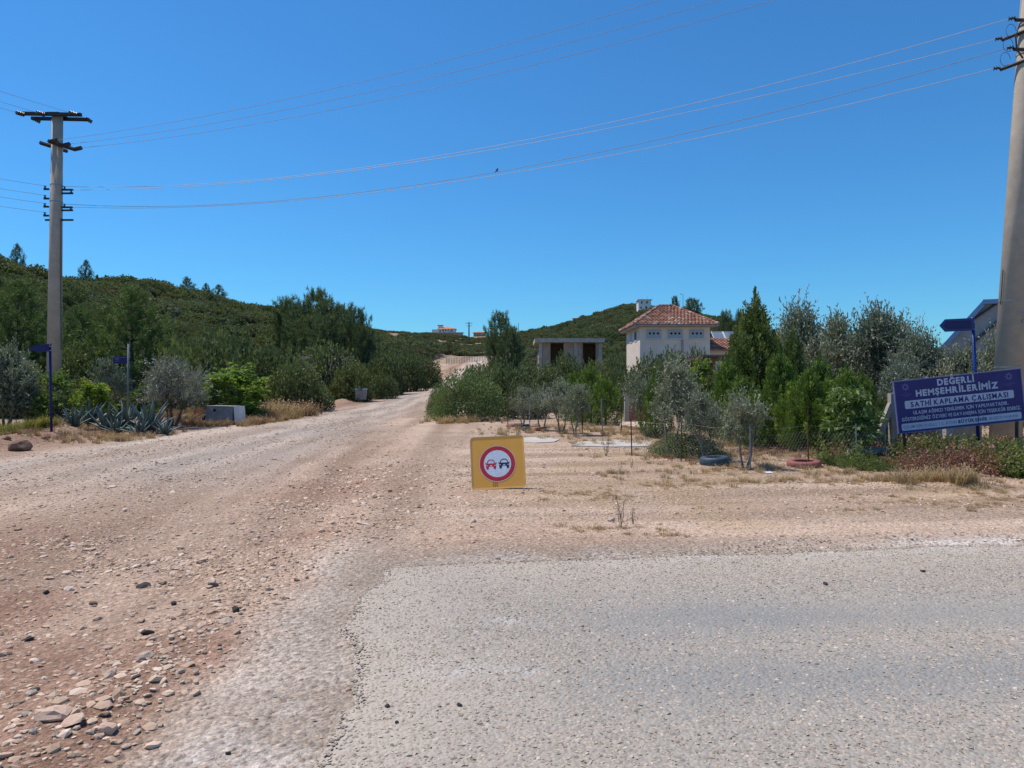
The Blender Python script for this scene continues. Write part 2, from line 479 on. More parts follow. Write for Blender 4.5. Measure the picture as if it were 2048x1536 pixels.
def masks(X, Y):
    d = np.hypot(X, Y)
    wx = X + 1.0 * (fbm(X * .55, Y * .55, 71) - .5); wy = Y + 1.0 * (fbm(X * .55, Y * .55, 72) - .5)
    n1 = fbm(X * .8, Y * .8, 73); n2 = fbm(X * .28, Y * .28, 74); n3 = fbm(X * 2.3, Y * 2.3, 75)
    m = {}
    # the gravel road that sweeps out of the junction and climbs away on the left
    u = wx - lane(Y)
    on = sstep(9, 14, wy) * (1 - sstep(125, 140, wy))
    wheel = np.exp(-((u + .95) / .42) ** 2) + np.exp(-((u - .95) / .42) ** 2)
    m['grey'] = np.clip(np.exp(-(u / 2.2) ** 4) * on * (.80 + .5 * (n1 - .5)) * (1 - .25 * wheel), 0, 1)
    # pale compacted dust: smooth strip beside the asphalt, the pale left verge of the road
    strip = sstep(-1.85, -1.55, wx) * (1 - sstep(-1.1, -.8, wx)) * (1 - sstep(6.4, 8.2, wy))
    verge = np.exp(-((u + 3.1) / .75) ** 2) * sstep(8, 13, wy) * (1 - sstep(32, 50, wy))
    far = sstep(125, 150, wy) * (1 - sstep(195, 225, wy)) * np.exp(-((wx + 11.5) / 6.0) ** 4) * .75
    m['pale'] = np.clip(strip * .85 + verge + far + .35 * wheel * np.exp(-(u / 2.2) ** 4) * on, 0, 1)
    # bare reddish soil
    scr = sstep(-1.70, -2.0, wx) * (1 - sstep(6.2, 9.5, wy))
    windrow = np.exp(-((u - 3.6) / .9) ** 2) * sstep(8, 10, wy) * (1 - sstep(17, 24, wy))
    patch = np.exp(-((X + 2.7) / 1.1) ** 2 - ((Y - 10.9) / 2.0) ** 2) * .8
    patch2 = np.exp(-((X + .3) / 1.9) ** 2 - ((Y - 7.35) / .5) ** 2) * .35
    bank = np.exp(-((X + 13.4) / 1.9) ** 4) * sstep(13, 17, Y)
    m['red'] = np.clip(scr * (.28 + .75 * sstep(.44, .60, n2 * .5 + n1 * .5)) + .35 * windrow + patch * (.5 + .8 * (n1 - .3)) + patch2 + bank * 1.0, 0, 1)
    # dry straw-coloured grass litter on the right and the verges
    gr = sstep(.5, 3.0, wx) * sstep(9.0, 12.5, wy) * (1 - sstep(24, 34, wy))
    gl = sstep(-1, 1, wx) * sstep(7.2, 8.2, wy) * sstep(.5, .62, n1) * .8
    gv = sstep(-12.6, -14, wx) * sstep(20, 26, wy)
    m['grass'] = np.clip((gr * (.35 + .9 * (n1 - .35)) + gl + gv * .5), 0, 1)
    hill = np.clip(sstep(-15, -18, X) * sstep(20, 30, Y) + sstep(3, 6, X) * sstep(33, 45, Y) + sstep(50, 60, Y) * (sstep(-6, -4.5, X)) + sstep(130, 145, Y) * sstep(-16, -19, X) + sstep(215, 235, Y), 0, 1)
    garden = sstep(2.5, 4.5, wx) * sstep(13.6, 15.2, wy + .25 * (wx - 5)) * (1 - sstep(40, 46, wy)) * (.45 + .5 * n1) + .8 * sstep(-11.6, -12.6, wx) * sstep(17, 20, wy) * (1 - sstep(28, 32, wy)) * n1  # garden: brown litter plus painted shade under the trees; left: brown verge dirt
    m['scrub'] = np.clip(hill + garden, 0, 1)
    m['streak'] = streaks(X, Y)
    dx = road_edge_x(Y) - X; dy = Y - road_edge_y(X)
    dd = np.where(Y < road_edge_y(X), dx, np.where(X > road_edge_x(Y), dy, np.hypot(np.maximum(dx, 0), np.maximum(dy, 0))))
    m['chipdust'] = np.clip(1.15 - np.abs(dd) / (.35 + .5 * n1), 0, 1) * (Y < 12)
    m['chalk'] = .7 * np.clip(np.exp(-((Y - road_edge_y(X) - .12) / .28) ** 2) * sstep(-1.2, .5, X) * sstep(.42, .6, n3) + .5 * strip * sstep(.62, .75, n3), 0, 1)
    return m

def ground_material():
    t = NT('dirt_ground')
    p = t.pos()
    mp = t.n.new('ShaderNodeMapping'); mp.inputs['Scale'].default_value = (1, 1, .3); t.l.new(p, mp.inputs[0]); v = mp.outputs[0]
    nl = t.noise(.55, 5, .65, v); nm = t.noise(3.2, 6, .7, v); nf = t.noise(22, 5, .7, v); nx = t.noise(90, 3, .7, v)
    base = t.mix(t.ramp(nl, [(.35, (0, 0, 0)), (.65, (1, 1, 1))]), (.42, .305, .23, 1), (.53, .415, .33, 1))
    base = t.mix(t.ramp(nm, [(.4, (0, 0, 0)), (.72, (.65,) * 3)]), base, (.46, .375, .31, 1))
    c = base
    jit = t.math('SUBTRACT', t.math('ADD', t.math('MULTIPLY', nm, .9), t.math('MULTIPLY', nf, .5)), .7)
    def lay(c, name, col, jm=1.2):
        f = t.math('ADD', t.attr(name), t.math('MULTIPLY', jit, t.math('MULTIPLY', t.math('MINIMUM', t.attr(name), .5), 2 * jm)), clamp=True)
        return t.mix(f, c, col)
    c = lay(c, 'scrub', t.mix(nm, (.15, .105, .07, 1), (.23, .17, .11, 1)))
    c = lay(c, 'grey', t.mix(nf, (.34, .315, .295, 1), (.46, .43, .40, 1)))
    c = lay(c, 'pale', t.mix(nm, (.45, .38, .325, 1), (.56, .495, .44, 1)))
    c = lay(c, 'red', t.mix(nm, (.27, .165, .12, 1), (.39, .265, .20, 1)))
    c = lay(c, 'grass', t.mix(nf, (.38, .275, .18, 1), (.52, .41, .295, 1)))
    c = lay(c, 'chipdust', t.mix(nf, (.39, .34, .295, 1), (.51, .455, .40, 1)))
    c = lay(c, 'chalk', (.62, .60, .58, 1), 1.6)
    c = t.mix(1.0, c, t.ramp(t.attr('streak'), [(.30, (.77, .73, .70)), (.50, (.98, .97, .96)), (.68, (1.20, 1.19, 1.18))]), 'MULTIPLY')
    # pebbles in the dirt
    def peb(scale, thr):
        w = t.n.new('ShaderNodeTexVoronoi'); w.inputs['Scale'].default_value = scale; t.l.new(v, w.inputs['Vector'])
        h = t.ramp(w.outputs['Distance'], [(0, (1, 1, 1)), (thr, (.35,) * 3), (min(thr * 1.8, .95), (0, 0, 0))])
        return w, h
    w1, h1 = peb(16, .28); w2, h2 = peb(42, .36)
    pc = t.ramp(w1.outputs['Color'], [(0, (.24, .175, .135)), (.5, (.47, .37, .29)), (1, (.64, .53, .44))])
    c = t.mix(t.math('MULTIPLY', t.ramp(h1, [(.2, (0, 0, 0)), (.45, (1, 1, 1))]), t.ramp(nm, [(.34, (.15,) * 3), (.55, (.9,) * 3)])), c, pc)
    pc2 = t.ramp(w2.outputs['Color'], [(0, (.50, .47, .45)), (.5, (.95, .95, .95)), (1, (1.42, 1.38, 1.34))])
    c = t.mix(.75, c, t.mix(1.0, c, pc2, 'MULTIPLY'))
    c = t.mix(1.0, c, t.ramp(nf, [(.3, (.80,) * 3), (.7, (1.16,) * 3)]), 'MULTIPLY')
    c = t.mix(1.0, c, (1.04, .985, .93, 1), 'MULTIPLY')
    c = t.mix(1.0, c, t.ramp(nx, [(.3, (.74,) * 3), (.7, (1.2,) * 3)]), 'MULTIPLY')
    hh = t.math('ADD', t.math('MULTIPLY', nf, .6), t.math('ADD', t.math('MULTIPLY', h1, .7), t.math('MULTIPLY', h2, .35)))
    b = t.bump(hh, .9, .03)
    b2 = t.bump(nx, .35, .006, b)
    return t.done(t.bsdf(c, .97, 0, .12, b2))

def chip_material():
    t = NT('chip_seal_asphalt'); p = t.pos()
    nl = t.noise(.5, 5, .6, p); nm = t.noise(2.6, 5, .65, p); nf = t.noise(60, 3, .7, p)
    w = t.n.new('ShaderNodeTexVoronoi'); w.inputs['Scale'].default_value = 46; w.inputs['Randomness'].default_value = 1.0; t.l.new(p, w.inputs['Vector'])
    w2 = t.n.new('ShaderNodeTexVoronoi'); w2.inputs['Scale'].default_value = 100; t.l.new(p, w2.inputs['Vector'])
    chip = t.ramp(w.outputs['Color'], [(0, (.15, .14, .13)), (.25, (.28, .26, .24)), (.6, (.40, .365, .33)), (.85, (.47, .41, .355)), (1, (.62, .58, .54))])
    gap = t.ramp(w.outputs['Distance'], [(.30, (0, 0, 0)), (.62, (1, 1, 1))])
    dust = t.mix(nm, (.34, .305, .275, 1), (.41, .36, .315, 1))
    c = t.mix(t.math('MULTIPLY', gap, .55), chip, dust)
    c = t.mix(.25, c, t.ramp(w2.outputs['Color'], [(0, (.2, .19, .18)), (1, (.5, .46, .42))]))
    # tyre-polished bluish bands that run along the road
    mp = t.n.new('ShaderNodeMapping'); mp.inputs['Scale'].default_value = (.22, 1.5, 1); mp.inputs['Rotation'].default_value = (0, 0, R(-6)); t.l.new(p, mp.inputs[0])
    band = t.noise(1.0, 4, .55, mp.outputs[0])
    att = t.attr('wheel')
    bf = t.math('MULTIPLY', t.ramp(band, [(.30, (.15,) * 3), (.55, (1, 1, 1))]), att)
    c = t.mix(t.math('MULTIPLY', bf, .78), c, (.245, .25, .255, 1))
    c = t.mix(t.math('MULTIPLY', t.ramp(nl, [(.5, (0, 0, 0)), (.72, (1, 1, 1))]), .35), c, (.44, .365, .30, 1))
    # dirt drifting in from the broken edge
    e = t.math('ADD', t.attr('edge'), t.math('MULTIPLY', t.math('SUBTRACT', nm, .5), 1.4), clamp=True)
    c = t.mix(t.math('MULTIPLY', e, t.attr('edge')), c, t.mix(nf, (.41, .355, .305, 1), (.52, .46, .405, 1)))
    ch = t.attr('chalk')
    c = t.mix(t.math('MULTIPLY', ch, t.ramp(nf, [(.35, (0, 0, 0)), (.6, (1, 1, 1))])), c, (.58, .585, .60, 1))
    c = t.mix(1.0, c, (1.0, .975, .92, 1), 'MULTIPLY')
    hgt = t.math('ADD', t.math('MULTIPLY', t.math('SUBTRACT', 1.0, w.outputs['Distance']), .8), t.math('MULTIPLY', nf, .3))
    b = t.bump(hgt, .8, .014)
    return t.done(t.bsdf(c, .95, 0, .12, b))

M['ground'] = ground_material()
M['chipseal'] = chip_material()

def axis(segs):
    out = [segs[0][0]]
    for a, b, s0, s1 in segs:
        x = a; n = max(int(round(2 * (b - a) / (s0 + s1))), 1)
        st = np.linspace(s0, s1, n); st *= (b - a) / st.sum()
        for q in st:
            x += q; out.append(x)
    return np.array(out)

def grid_mesh(name, xs, ys, zoff, keep=None, mat='ground', attrs=None, warp=None):
    X, Y = np.meshgrid(xs, ys)
    if warp:
        X, Y = warp(X, Y)
    Z = height(X, Y) + (zoff(X, Y) if callable(zoff) else zoff)
    nx, ny = X.shape[1], X.shape[0]
    i = np.arange(nx * ny).reshape(ny, nx)
    f = np.stack([i[:-1, :-1], i[:-1, 1:], i[1:, 1:], i[1:, :-1]], -1).reshape(-1, 4)
    x, y = X.ravel(), Y.ravel()
    if keep is not None:
        k = keep(x, y); f = f[k[f].all(1)]
        used = np.unique(f); re = -np.ones(nx * ny, int); re[used] = np.arange(len(used)); f = re[f]
        x, y, z = x[used], y[used], Z.ravel()[used]
    else:
        z = Z.ravel()
    return mesh_obj(name, np.stack([x, y, z], 1), f.astype(np.int32), mat, None, True, attrs(x, y))

xs = axis([(-3000, -400, 600, 60), (-400, -60, 30, 5), (-60, -14, 2.5, .5), (-14, -5, .3, .1), (-5, 5, .06, .06), (5, 16, .08, .5), (16, 60, .7, 3), (60, 400, 5, 30), (400, 3000, 60, 600)])
ys = axis([(-400, -10, 80, 3), (-10, 2.4, 2, .2), (2.4, 8.5, .05, .06), (8.5, 16, .07, .16), (16, 40, .2, .7), (40, 120, .8, 2.2), (120, 420, 2.5, 8), (420, 3200, 20, 400)])
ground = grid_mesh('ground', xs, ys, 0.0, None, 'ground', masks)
tag(ground, kind='structure')

def chip_dist(x, y):
    return np.minimum(road_edge_y(x) - y, x - road_edge_x(y))
def chip_keep(x, y):
    return chip_dist(x, y) > -.12
def chip_lift(x, y):
    return -.016 + .032 * sstep(-.06, .12, chip_dist(x, y))
def chip_attrs(x, y):
    e = np.minimum(road_edge_y(x) - y, (x - road_edge_x(y)))
    edge = (1 - sstep(.0, 1.5, e + .5 * (fbm(x * 1.8, y * 1.8, 84) - .5))) ** .8
    wheel = (np.exp(-((y - 4.75 - .06 * x) / .42) ** 2) + .8 * np.exp(-((y - 3.75 - .06 * x) / .35) ** 2)) * (.25 + .75 * sstep(-.2, 1.2, x))
    chalk = np.exp(-((y - road_edge_y(x) + .16) / .18) ** 2) * sstep(.2, 1.2, x) * .5 * sstep(.3, .6, fbm(x * 1.7, y * 1.7, 83))
    for (cx, cy, s) in ((-.35, 3.95, .10), (.02, 3.92, .07), (.0, 4.75, .08), (.7, 3.4, .05)):
        chalk = np.maximum(chalk, .85 * np.exp(-((x - cx) / (s * 2)) ** 2 - ((y - cy) / s) ** 2) * sstep(.35, .6, fbm(x * 9, y * 9, 81)))
    return {'edge': edge, 'wheel': wheel, 'chalk': chalk}
rx = axis([(-1.6, 6, .05, .05), (6, 40, .1, 3)])
ry = axis([(-60, 1.5, 6, .4), (1.5, 8.0, .05, .05), (8, 14, .1, .4)])
road = grid_mesh('road', rx, ry, chip_lift, chip_keep, 'chipseal', chip_attrs)
tag(road, kind='structure')

# ------------------------------------------------------------------ scatter (one stuff object, instanced on its points)
def scatter(name, pts, rot, scl, sources, label, idx=None):
    n = len(pts)
    me = bpy.data.meshes.new(name)
    me.vertices.add(n); me.vertices.foreach_set('co', np.asarray(pts, np.float32).ravel())
    a = me.attributes.new('rot', 'FLOAT_VECTOR', 'POINT'); a.data.foreach_set('vector', np.asarray(rot, np.float32).ravel())
    scl = np.asarray(scl, np.float32)
    if scl.ndim == 1:
        scl = np.repeat(scl[:, None], 3, 1)
    a = me.attributes.new('scl', 'FLOAT_VECTOR', 'POINT'); a.data.foreach_set('vector', scl.ravel())
    a = me.attributes.new('pick', 'INT', 'POINT'); a.data.foreach_set('value', (rng.integers(0, len(sources), n) if idx is None else idx).astype(np.int32))
    o = link(name, me)
    ng = bpy.data.node_groups.new(name, 'GeometryNodeTree')
    ng.interface.new_socket('Geometry', in_out='INPUT', socket_type='NodeSocketGeometry')
    ng.interface.new_socket('Geometry', in_out='OUTPUT', socket_type='NodeSocketGeometry')
    N, L = ng.nodes, ng.links
    gi = N.new('NodeGroupInput'); go = N.new('NodeGroupOutput'); ip = N.new('GeometryNodeInstanceOnPoints'); jo = N.new('GeometryNodeJoinGeometry')
    for s in sources[::-1]:
        so = bpy.data.objects.new(s.name, s) if isinstance(s, bpy.types.Mesh) else s
        oi = N.new('GeometryNodeObjectInfo'); oi.inputs['Object'].default_value = so; oi.inputs['As Instance'].default_value = True
        L.new(oi.outputs['Geometry'], jo.inputs[0])
    def at(nm, ty):
        q = N.new('GeometryNodeInputNamedAttribute'); q.data_type = ty; q.inputs['Name'].default_value = nm
        return q.outputs['Attribute']
    L.new(gi.outputs[0], ip.inputs['Points']); L.new(jo.outputs[0], ip.inputs['Instance'])
    ip.inputs['Pick Instance'].default_value = True
    L.new(at('pick', 'INT'), ip.inputs['Instance Index']); L.new(at('rot', 'FLOAT_VECTOR'), ip.inputs['Rotation']); L.new(at('scl', 'FLOAT_VECTOR'), ip.inputs['Scale'])
    L.new(ip.outputs[0], go.inputs[0])
    md = o.modifiers.new('scatter', 'NODES'); md.node_group = ng
    tag(o, label, None, None, 'stuff')
    return o

import bmesh
def stone_mesh(name, seed, flat=.55, sub=1, mat='gravel', angular=.3):
    r = np.random.default_rng(seed)
    bm = bmesh.new(); bmesh.ops.create_icosphere(bm, subdivisions=sub, radius=1.0)
    # chop with random planes for a broken, angular look
    for k in range(7):
        d = Vector(r.normal(size=3)).normalized(); lim = .55 + angular * r.random()
        for v in bm.verts:
            q = v.co.dot(d)
            if q > lim:
                v.co -= d * (q - lim)
    sx, sy = .8 + .5 * r.random(), .7 + .4 * r.random()
    for v in bm.verts:
        v.co = Vector((v.co.x * sx, v.co.y * sy, v.co.z * flat)) * (1 + .06 * r.normal())
    me = bpy.data.meshes.new(name); bm.to_mesh(me); bm.free(); me.materials.append(M[mat])
    return me

GRAV = [stone_mesh('gravel_piece', 100 + i, .30 + .25 * (i % 3) / 2, 1) for i in range(8)]
CHIP = [stone_mesh('chipping', 200 + i, .24 + .08 * (i % 2), 1, 'chips') for i in range(6)]

def sample(n, x0, x1, y0, y1, dens):
    """rejection sample with dens(x, y) in 0..1"""
    x = rng.uniform(x0, x1, n); y = rng.uniform(y0, y1, n)
    k = rng.random(n) < dens(x, y)
    k &= (np.abs(x) < .80 * y + 1.2)
    return x[k], y[k]

def place(x, y, size, sink=.25, extra=0.0):
    z = height(x, y) + extra - 0 * size
    pts = np.stack([x, y, z + size * (.45 - sink) * .5], 1)
    rot = np.stack([rng.normal(0, .25, len(x)), rng.normal(0, .25, len(x)), rng.uniform(0, 2 * PI, len(x))], 1)
    return pts, rot, size

def offroad(x, y):
    return ~((y < road_edge_y(x)) & (x > road_edge_x(y)))

def d_rubble(x, y):
    scr = sstep(-1.6, -2.0, x) * (1 - sstep(6.5, 10.5, y))
    nz = fbm(x * 1.1, y * 1.1, 91); nz2 = fbm(x * 3, y * 3, 92)
    rid = np.exp(-((x + 2.05 - .10 * np.sin(y * 1.7)) / .33) ** 2) * (1 - sstep(6.2, 7.6, y))
    low = np.exp(-((x + 2.2) / .8) ** 2 - ((y - 3.0) / .6) ** 2)
    mid = np.exp(-((x + 2.0) / 1.1) ** 2) * sstep(6.4, 7.2, y) * (1 - sstep(12, 16, y))
    return offroad(x, y) * np.clip((scr * (.10 + .8 * sstep(.46, .62, nz)) + rid * .8 + low * .8) * (1 - sstep(-1.78, -1.5, x + .12 * (nz2 - .5)) * (1 - sstep(6.2, 7.2, y))) + mid * (.2 + .5 * sstep(.45, .6, nz)), 0, 1) * (.5 + .5 * nz2)

x, y = sample(95000, -9, 1.0, 2.5, 15, d_rubble)
s = np.clip(rng.lognormal(math.log(.0115), .55, len(x)), .005, .042) * (1 + .03 * y)
scatter('rubble_gravel', *place(x, y, s), GRAV, 'broken beige rubble stones strewn over the scraped dirt')

x, y = sample(16000, -9, 1.0, 2.5, 15, d_rubble)
s = np.clip(rng.lognormal(math.log(.021), .35, len(x)), .012, .045)
scatter('coarse_rubble', *place(x, y, s), GRAV, 'thumb sized beige stones among the rubble')

def d_fine(x, y):
    nz = fbm(x * .7, y * .7, 95); nz2 = fbm(x * 2.6, y * 2.6, 96)
    a = .22 + .7 * sstep(.45, .62, nz)
    rut = .6 + .4 * np.sin((y - .12 * x) * 3.1) * sstep(1, 3, x)
    return offroad(x, y) * a * rut * (.3 + .7 * nz2) * (1 - .86 * sstep(-1.75, -1.5, x) * (1 - sstep(-1.05, -.75, x)) * (1 - sstep(6, 7.5, y))) * (1 - sstep(14, 24, y))
x, y = sample(260000, -14, 14, 2.5, 22, d_fine)
s = np.clip(rng.lognormal(math.log(.0078), .45, len(x)), .004, .026) * (1 + .045 * y)
scatter('fine_gravel', *place(x, y, s), GRAV, 'small loose gravel scattered over the dusty junction')

def d_road_gravel(x, y):
    nz = fbm(x * .6, y * .35, 97)
    return np.exp(-((x - lane(y)) / 3.2) ** 4) * (.15 + .85 * sstep(.45, .6, nz))
x, y = sample(40000, -14, -2, 9, 75, d_road_gravel)
s = np.clip(rng.lognormal(math.log(.022), .4, len(x)), .01, .06)
scatter('road_gravel', *place(x, y, s), GRAV, 'grey gravel worn into the climbing road')

def d_chip(x, y):
    e = (x - road_edge_x(y) > .02) & (road_edge_y(x) - y > .02)
    wheel = np.clip(np.exp(-((y - 4.75 - .06 * x) / .5) ** 2) + .8 * np.exp(-((y - 3.75 - .06 * x) / .4) ** 2), 0, 1) * sstep(-.2, 1.2, x)
    nz = fbm(x * 1.4, y * 1.4, 98)
    return e * (.5 + .6 * (nz - .3)) * (1 - .88 * wheel)
x, y = sample(150000, -1.4, 6.5, 2.5, 7.6, d_chip)
s = np.clip(rng.lognormal(math.log(.0100), .30, len(x)), .005, .018)
pts, rot, s = place(x, y, s, .50, .016)
scatter('road_chippings', pts, rot, s, CHIP, 'flat grey chippings pressed into the asphalt road')

def d_edge(x, y):
    d = y - road_edge_y(x)
    a = np.exp(-((d - .05) / .22) ** 2) * sstep(-1, 1.5, x) * .8
    b = np.exp(-((d - .38) / .2) ** 2) * sstep(1.8, 3.0, x) * 1.0
    c = np.exp(-(((x - road_edge_x(y)) - .15) / .5) ** 2) * (y < road_edge_y(x)) * .05
    return np.clip((a + b + c) * sstep(.35, .55, fbm(x * 2.2, y * 2.2, 99)), 0, 1)
x, y = sample(22000, -1.8, 8, 2.6, 8.6, d_edge)
s = np.clip(rng.lognormal(math.log(.0125), .35, len(x)), .006, .028)
scatter('edge_chippings', *place(x, y, s, .3, .012), CHIP, 'loose grey chippings heaped along the broken road edge')

# single stones big enough to pick out
def stone(name, label, px, py, wpx, mat, flat=.55, group=None, seed=0, sub=2):
    Y = CAMZ * F / (py - 768.0)
    X = gx(px, Y)
    me = stone_mesh(name, 300 + seed, flat, sub, mat, .3)
    o = link(name, me)
    r = wpx / F * Y * .5
    o.scale = (r, r * .85, r)
    on = (Y < float(road_edge_y(np.array([X]))[0])) and X > float(road_edge_x(np.array([Y]))[0])
    o.location = (X, Y, hz(X, Y) + (.016 if on else 0) + r * flat * .45)
    o.rotation_euler = (rng.normal(0, .12), rng.normal(0, .12), rng.uniform(0, 6.28))
    tag(o, label, 'stone', group)
    return o
stone('limestone_rock', 'largest pinkish flat rock at the lower left in the rubble', 108, 1462, 74, 'stone_pink', .38, seed=1)
stone('limestone_rock', 'split pinkish rock touching the largest flat rock', 146, 1472, 52, 'stone_pink', .4, seed=2)
stone('limestone_rock', 'angular pink rock right of the split rock near the bottom edge', 216, 1480, 44, 'stone_pink', .6, seed=3)
stone('limestone_rock', 'pale rounded rock lying on the rubble ridge above the pebble heap', 220, 1362, 40, 'stone_beige', .55, seed=4)
stone('limestone_rock', 'flat pale rock halfway up the rubble ridge', 288, 1330, 40, 'stone_beige', .5, seed=5)
stone('limestone_rock', 'pair-topping pale slab near the upper end of the rubble ridge', 452, 1262, 34, 'stone_beige', .4, seed=6)
stone('asphalt_lump', 'flat black asphalt lump in the upper rubble on the left', 286, 1160, 32, 'lump', .35, seed=7)
stone('asphalt_lump', 'grey topped asphalt lump right of the flat black lump', 427, 1172, 24, 'lump', .5, seed=8)
stone('asphalt_lump', 'small upright black lump in the middle of the scraped soil', 348, 1210, 14, 'lump', .9, seed=9)
stone('asphalt_lump', 'rounded dark lump sitting on the rubble ridge', 471, 1236, 22, 'lump', .7, seed=10)
stone('asphalt_lump', 'jagged dark lump on bare red soil', 295, 1268, 24, 'lump', .6, seed=11)
stone('asphalt_lump', 'squat black lump at the far left of the rubble', 92, 1176, 18, 'lump', .6, seed=12)
stone('asphalt_lump', 'black lump at the left edge beside flat stones', 55, 1268, 24, 'lump', .45, seed=13)
stone('asphalt_lump', 'dark lump on the red soil near the lower left corner', 70, 1384, 24, 'lump', .4, seed=14)
stone('asphalt_lump', 'small dark lump on the asphalt, left one of the close pair', 775, 1420, 14, 'lump', .6, seed=15)
stone('asphalt_lump', 'small dark lump on the asphalt, right one of the close pair', 919, 1418, 13, 'lump', .6, seed=16)
stone('asphalt_lump', 'dark crumb on the asphalt just below the close pair', 794, 1454, 11, 'lump', .7, seed=17)
stone('asphalt_lump', 'black crumb on the grey road near its upper right edge', 1651, 1176, 12, 'lump', .7, seed=18)
stone('asphalt_lump', 'dark crumb at the loose chippings on the right', 1846, 1150, 10, 'lump', .6, seed=19)
stone('asphalt_lump', 'brown lump lying on the pale strip left of the asphalt', 456, 1515, 11, 'lump', .8, seed=20)
stone('limestone_rock', 'brownish stone on pink dust above the road edge', 996, 1121, 13, 'stone_grey', .5, seed=21)
stone('limestone_rock', 'white flat stone on pink dust above the road edge', 1092, 1122, 20, 'stone_beige', .2, seed=22)
stone('limestone_rock', 'pale stones\' largest one left of the dead weed', 945, 1048, 18, 'stone_beige', .5, seed=23)
stone('limestone_rock', 'pale stone beside the foot of the dead weed', 1222, 1044, 18, 'stone_beige', .6, seed=24)
gi = 0
pool = ['stone_beige', 'stone_beige', 'stone_grey', 'stone_pink']
rr = random.Random(5)
while gi < 110:
    py = 1040 + 470 * rr.random() ** .8
    t_ = (py - 1130) / 400.0
    px = (600 - 330 * max(t_, -.2)) - abs(rr.gauss(0, 190))
    if px < 4:
        continue
    stone('rubble_stone', 'palm sized beige stone among the rubble left of the road', px, py, rr.uniform(10, 22) * (.75 + .5 * max(t_, 0)), rr.choice(pool), rr.uniform(.35, .65), 'palm sized stones in the rubble', 40 + gi % 24, 1)
    gi += 1

# ------------------------------------------------------------------ plants: generators
def lobes(r, n, rx, ry, z0, z1, jitter=.25):
    """clump centres spread through a dome"""
    out = []
    for i in range(n):
        a = r.uniform(0, 2 * PI); u = r.random(); rad = math.sqrt(r.random())
        zz = z0 + (z1 - z0) * u
        k = math.sqrt(max(1 - ((u - .35) / .68) ** 2, .05))
        out.append((rx * k * rad * math.cos(a), ry * k * rad * math.sin(a), zz))
    return np.array(out)

def bush_mesh(name, seed, mat, n_lobe=26, per=130, leaf=.07, wl=.55, spiky=.0, rx=1.0, top=1.0):
    """dense dome: unit radius, unit height; clumps of leaves, each clump lit outside and dark within"""
    r = np.random.default_rng(seed); cl = Cloud(r)
    cs = []
    for i in range(n_lobe):
        a = 2.39996 * i + r.normal(0, .3); u = (i + .5) / n_lobe
        el = math.asin(min(u * .98, 1)) if i % 3 else math.asin(u * .9)
        k = .62 + .22 * r.random()
        cs.append((rx * k * math.cos(el) * math.cos(a), rx * k * math.cos(el) * math.sin(a), top * (.12 + .68 * math.sin(el) * (k / .75))))
    for i in range(n_lobe // 3):                       # skirt that closes the foot of the bush
        a = 2 * PI * (i + r.random()) / (n_lobe // 3); k = r.uniform(.55, .85)
        cs.append((rx * k * math.cos(a), rx * k * math.sin(a), top * r.uniform(.04, .2)))
    for c in cs:
        rad = .20 + .16 * r.random(); ctone = r.normal(0, .13)
        d = rand_dirs(per, r); d[:, 2] = d[:, 2] * .9 + .15
        d = unit(d)
        rr_ = rad * (.55 + .5 * r.random(per))[:, None]
        p = np.array(c) + d * rr_ * np.array([1.15, 1.15, .85])
        ax = unit(d + r.normal(0, .55, (per, 3)) + np.array([0, 0, .05 + spiky]))
        tone = .22 + .42 * r.random(per) + .30 * np.clip(d[:, 2], -.6, 1) + ctone  # lit top and shaded underside painted into the leaf tone of each clump
        cl.leaves(p, ax, leaf * r.uniform(.7, 1.35, per), leaf * wl * r.uniform(.7, 1.2, per), tone)
    # twig tips that break the outline
    k = n_lobe * 6
    d = rand_dirs(k, r); d[:, 2] = np.abs(d[:, 2])
    p = d * np.array([rx * .86, rx * .86, .86 * top]) * r.uniform(.9, 1.12, k)[:, None] + np.array([0, 0, .08])
    for q in range(3):
        cl.leaves(p + unit(d + r.normal(0, .4, (k, 3))) * leaf * q * .4, unit(d + r.normal(0, .9, (k, 3)) + [0, 0, .1]), leaf * 1.1, leaf * wl, .45 + .4 * r.random(k))
    return cl.mesh(name, mat)

def branch_path(a, b, r, bend=.12, n=5):
    a = np.array(a, float); b = np.array(b, float); L = np.linalg.norm(b - a)
    off = r.normal(0, bend * L, 3)
    ts = np.linspace(0, 1, n)
    return [tuple(a + (b - a) * t + off * math.sin(PI * t) + r.normal(0, .015 * L, 3)) for t in ts]

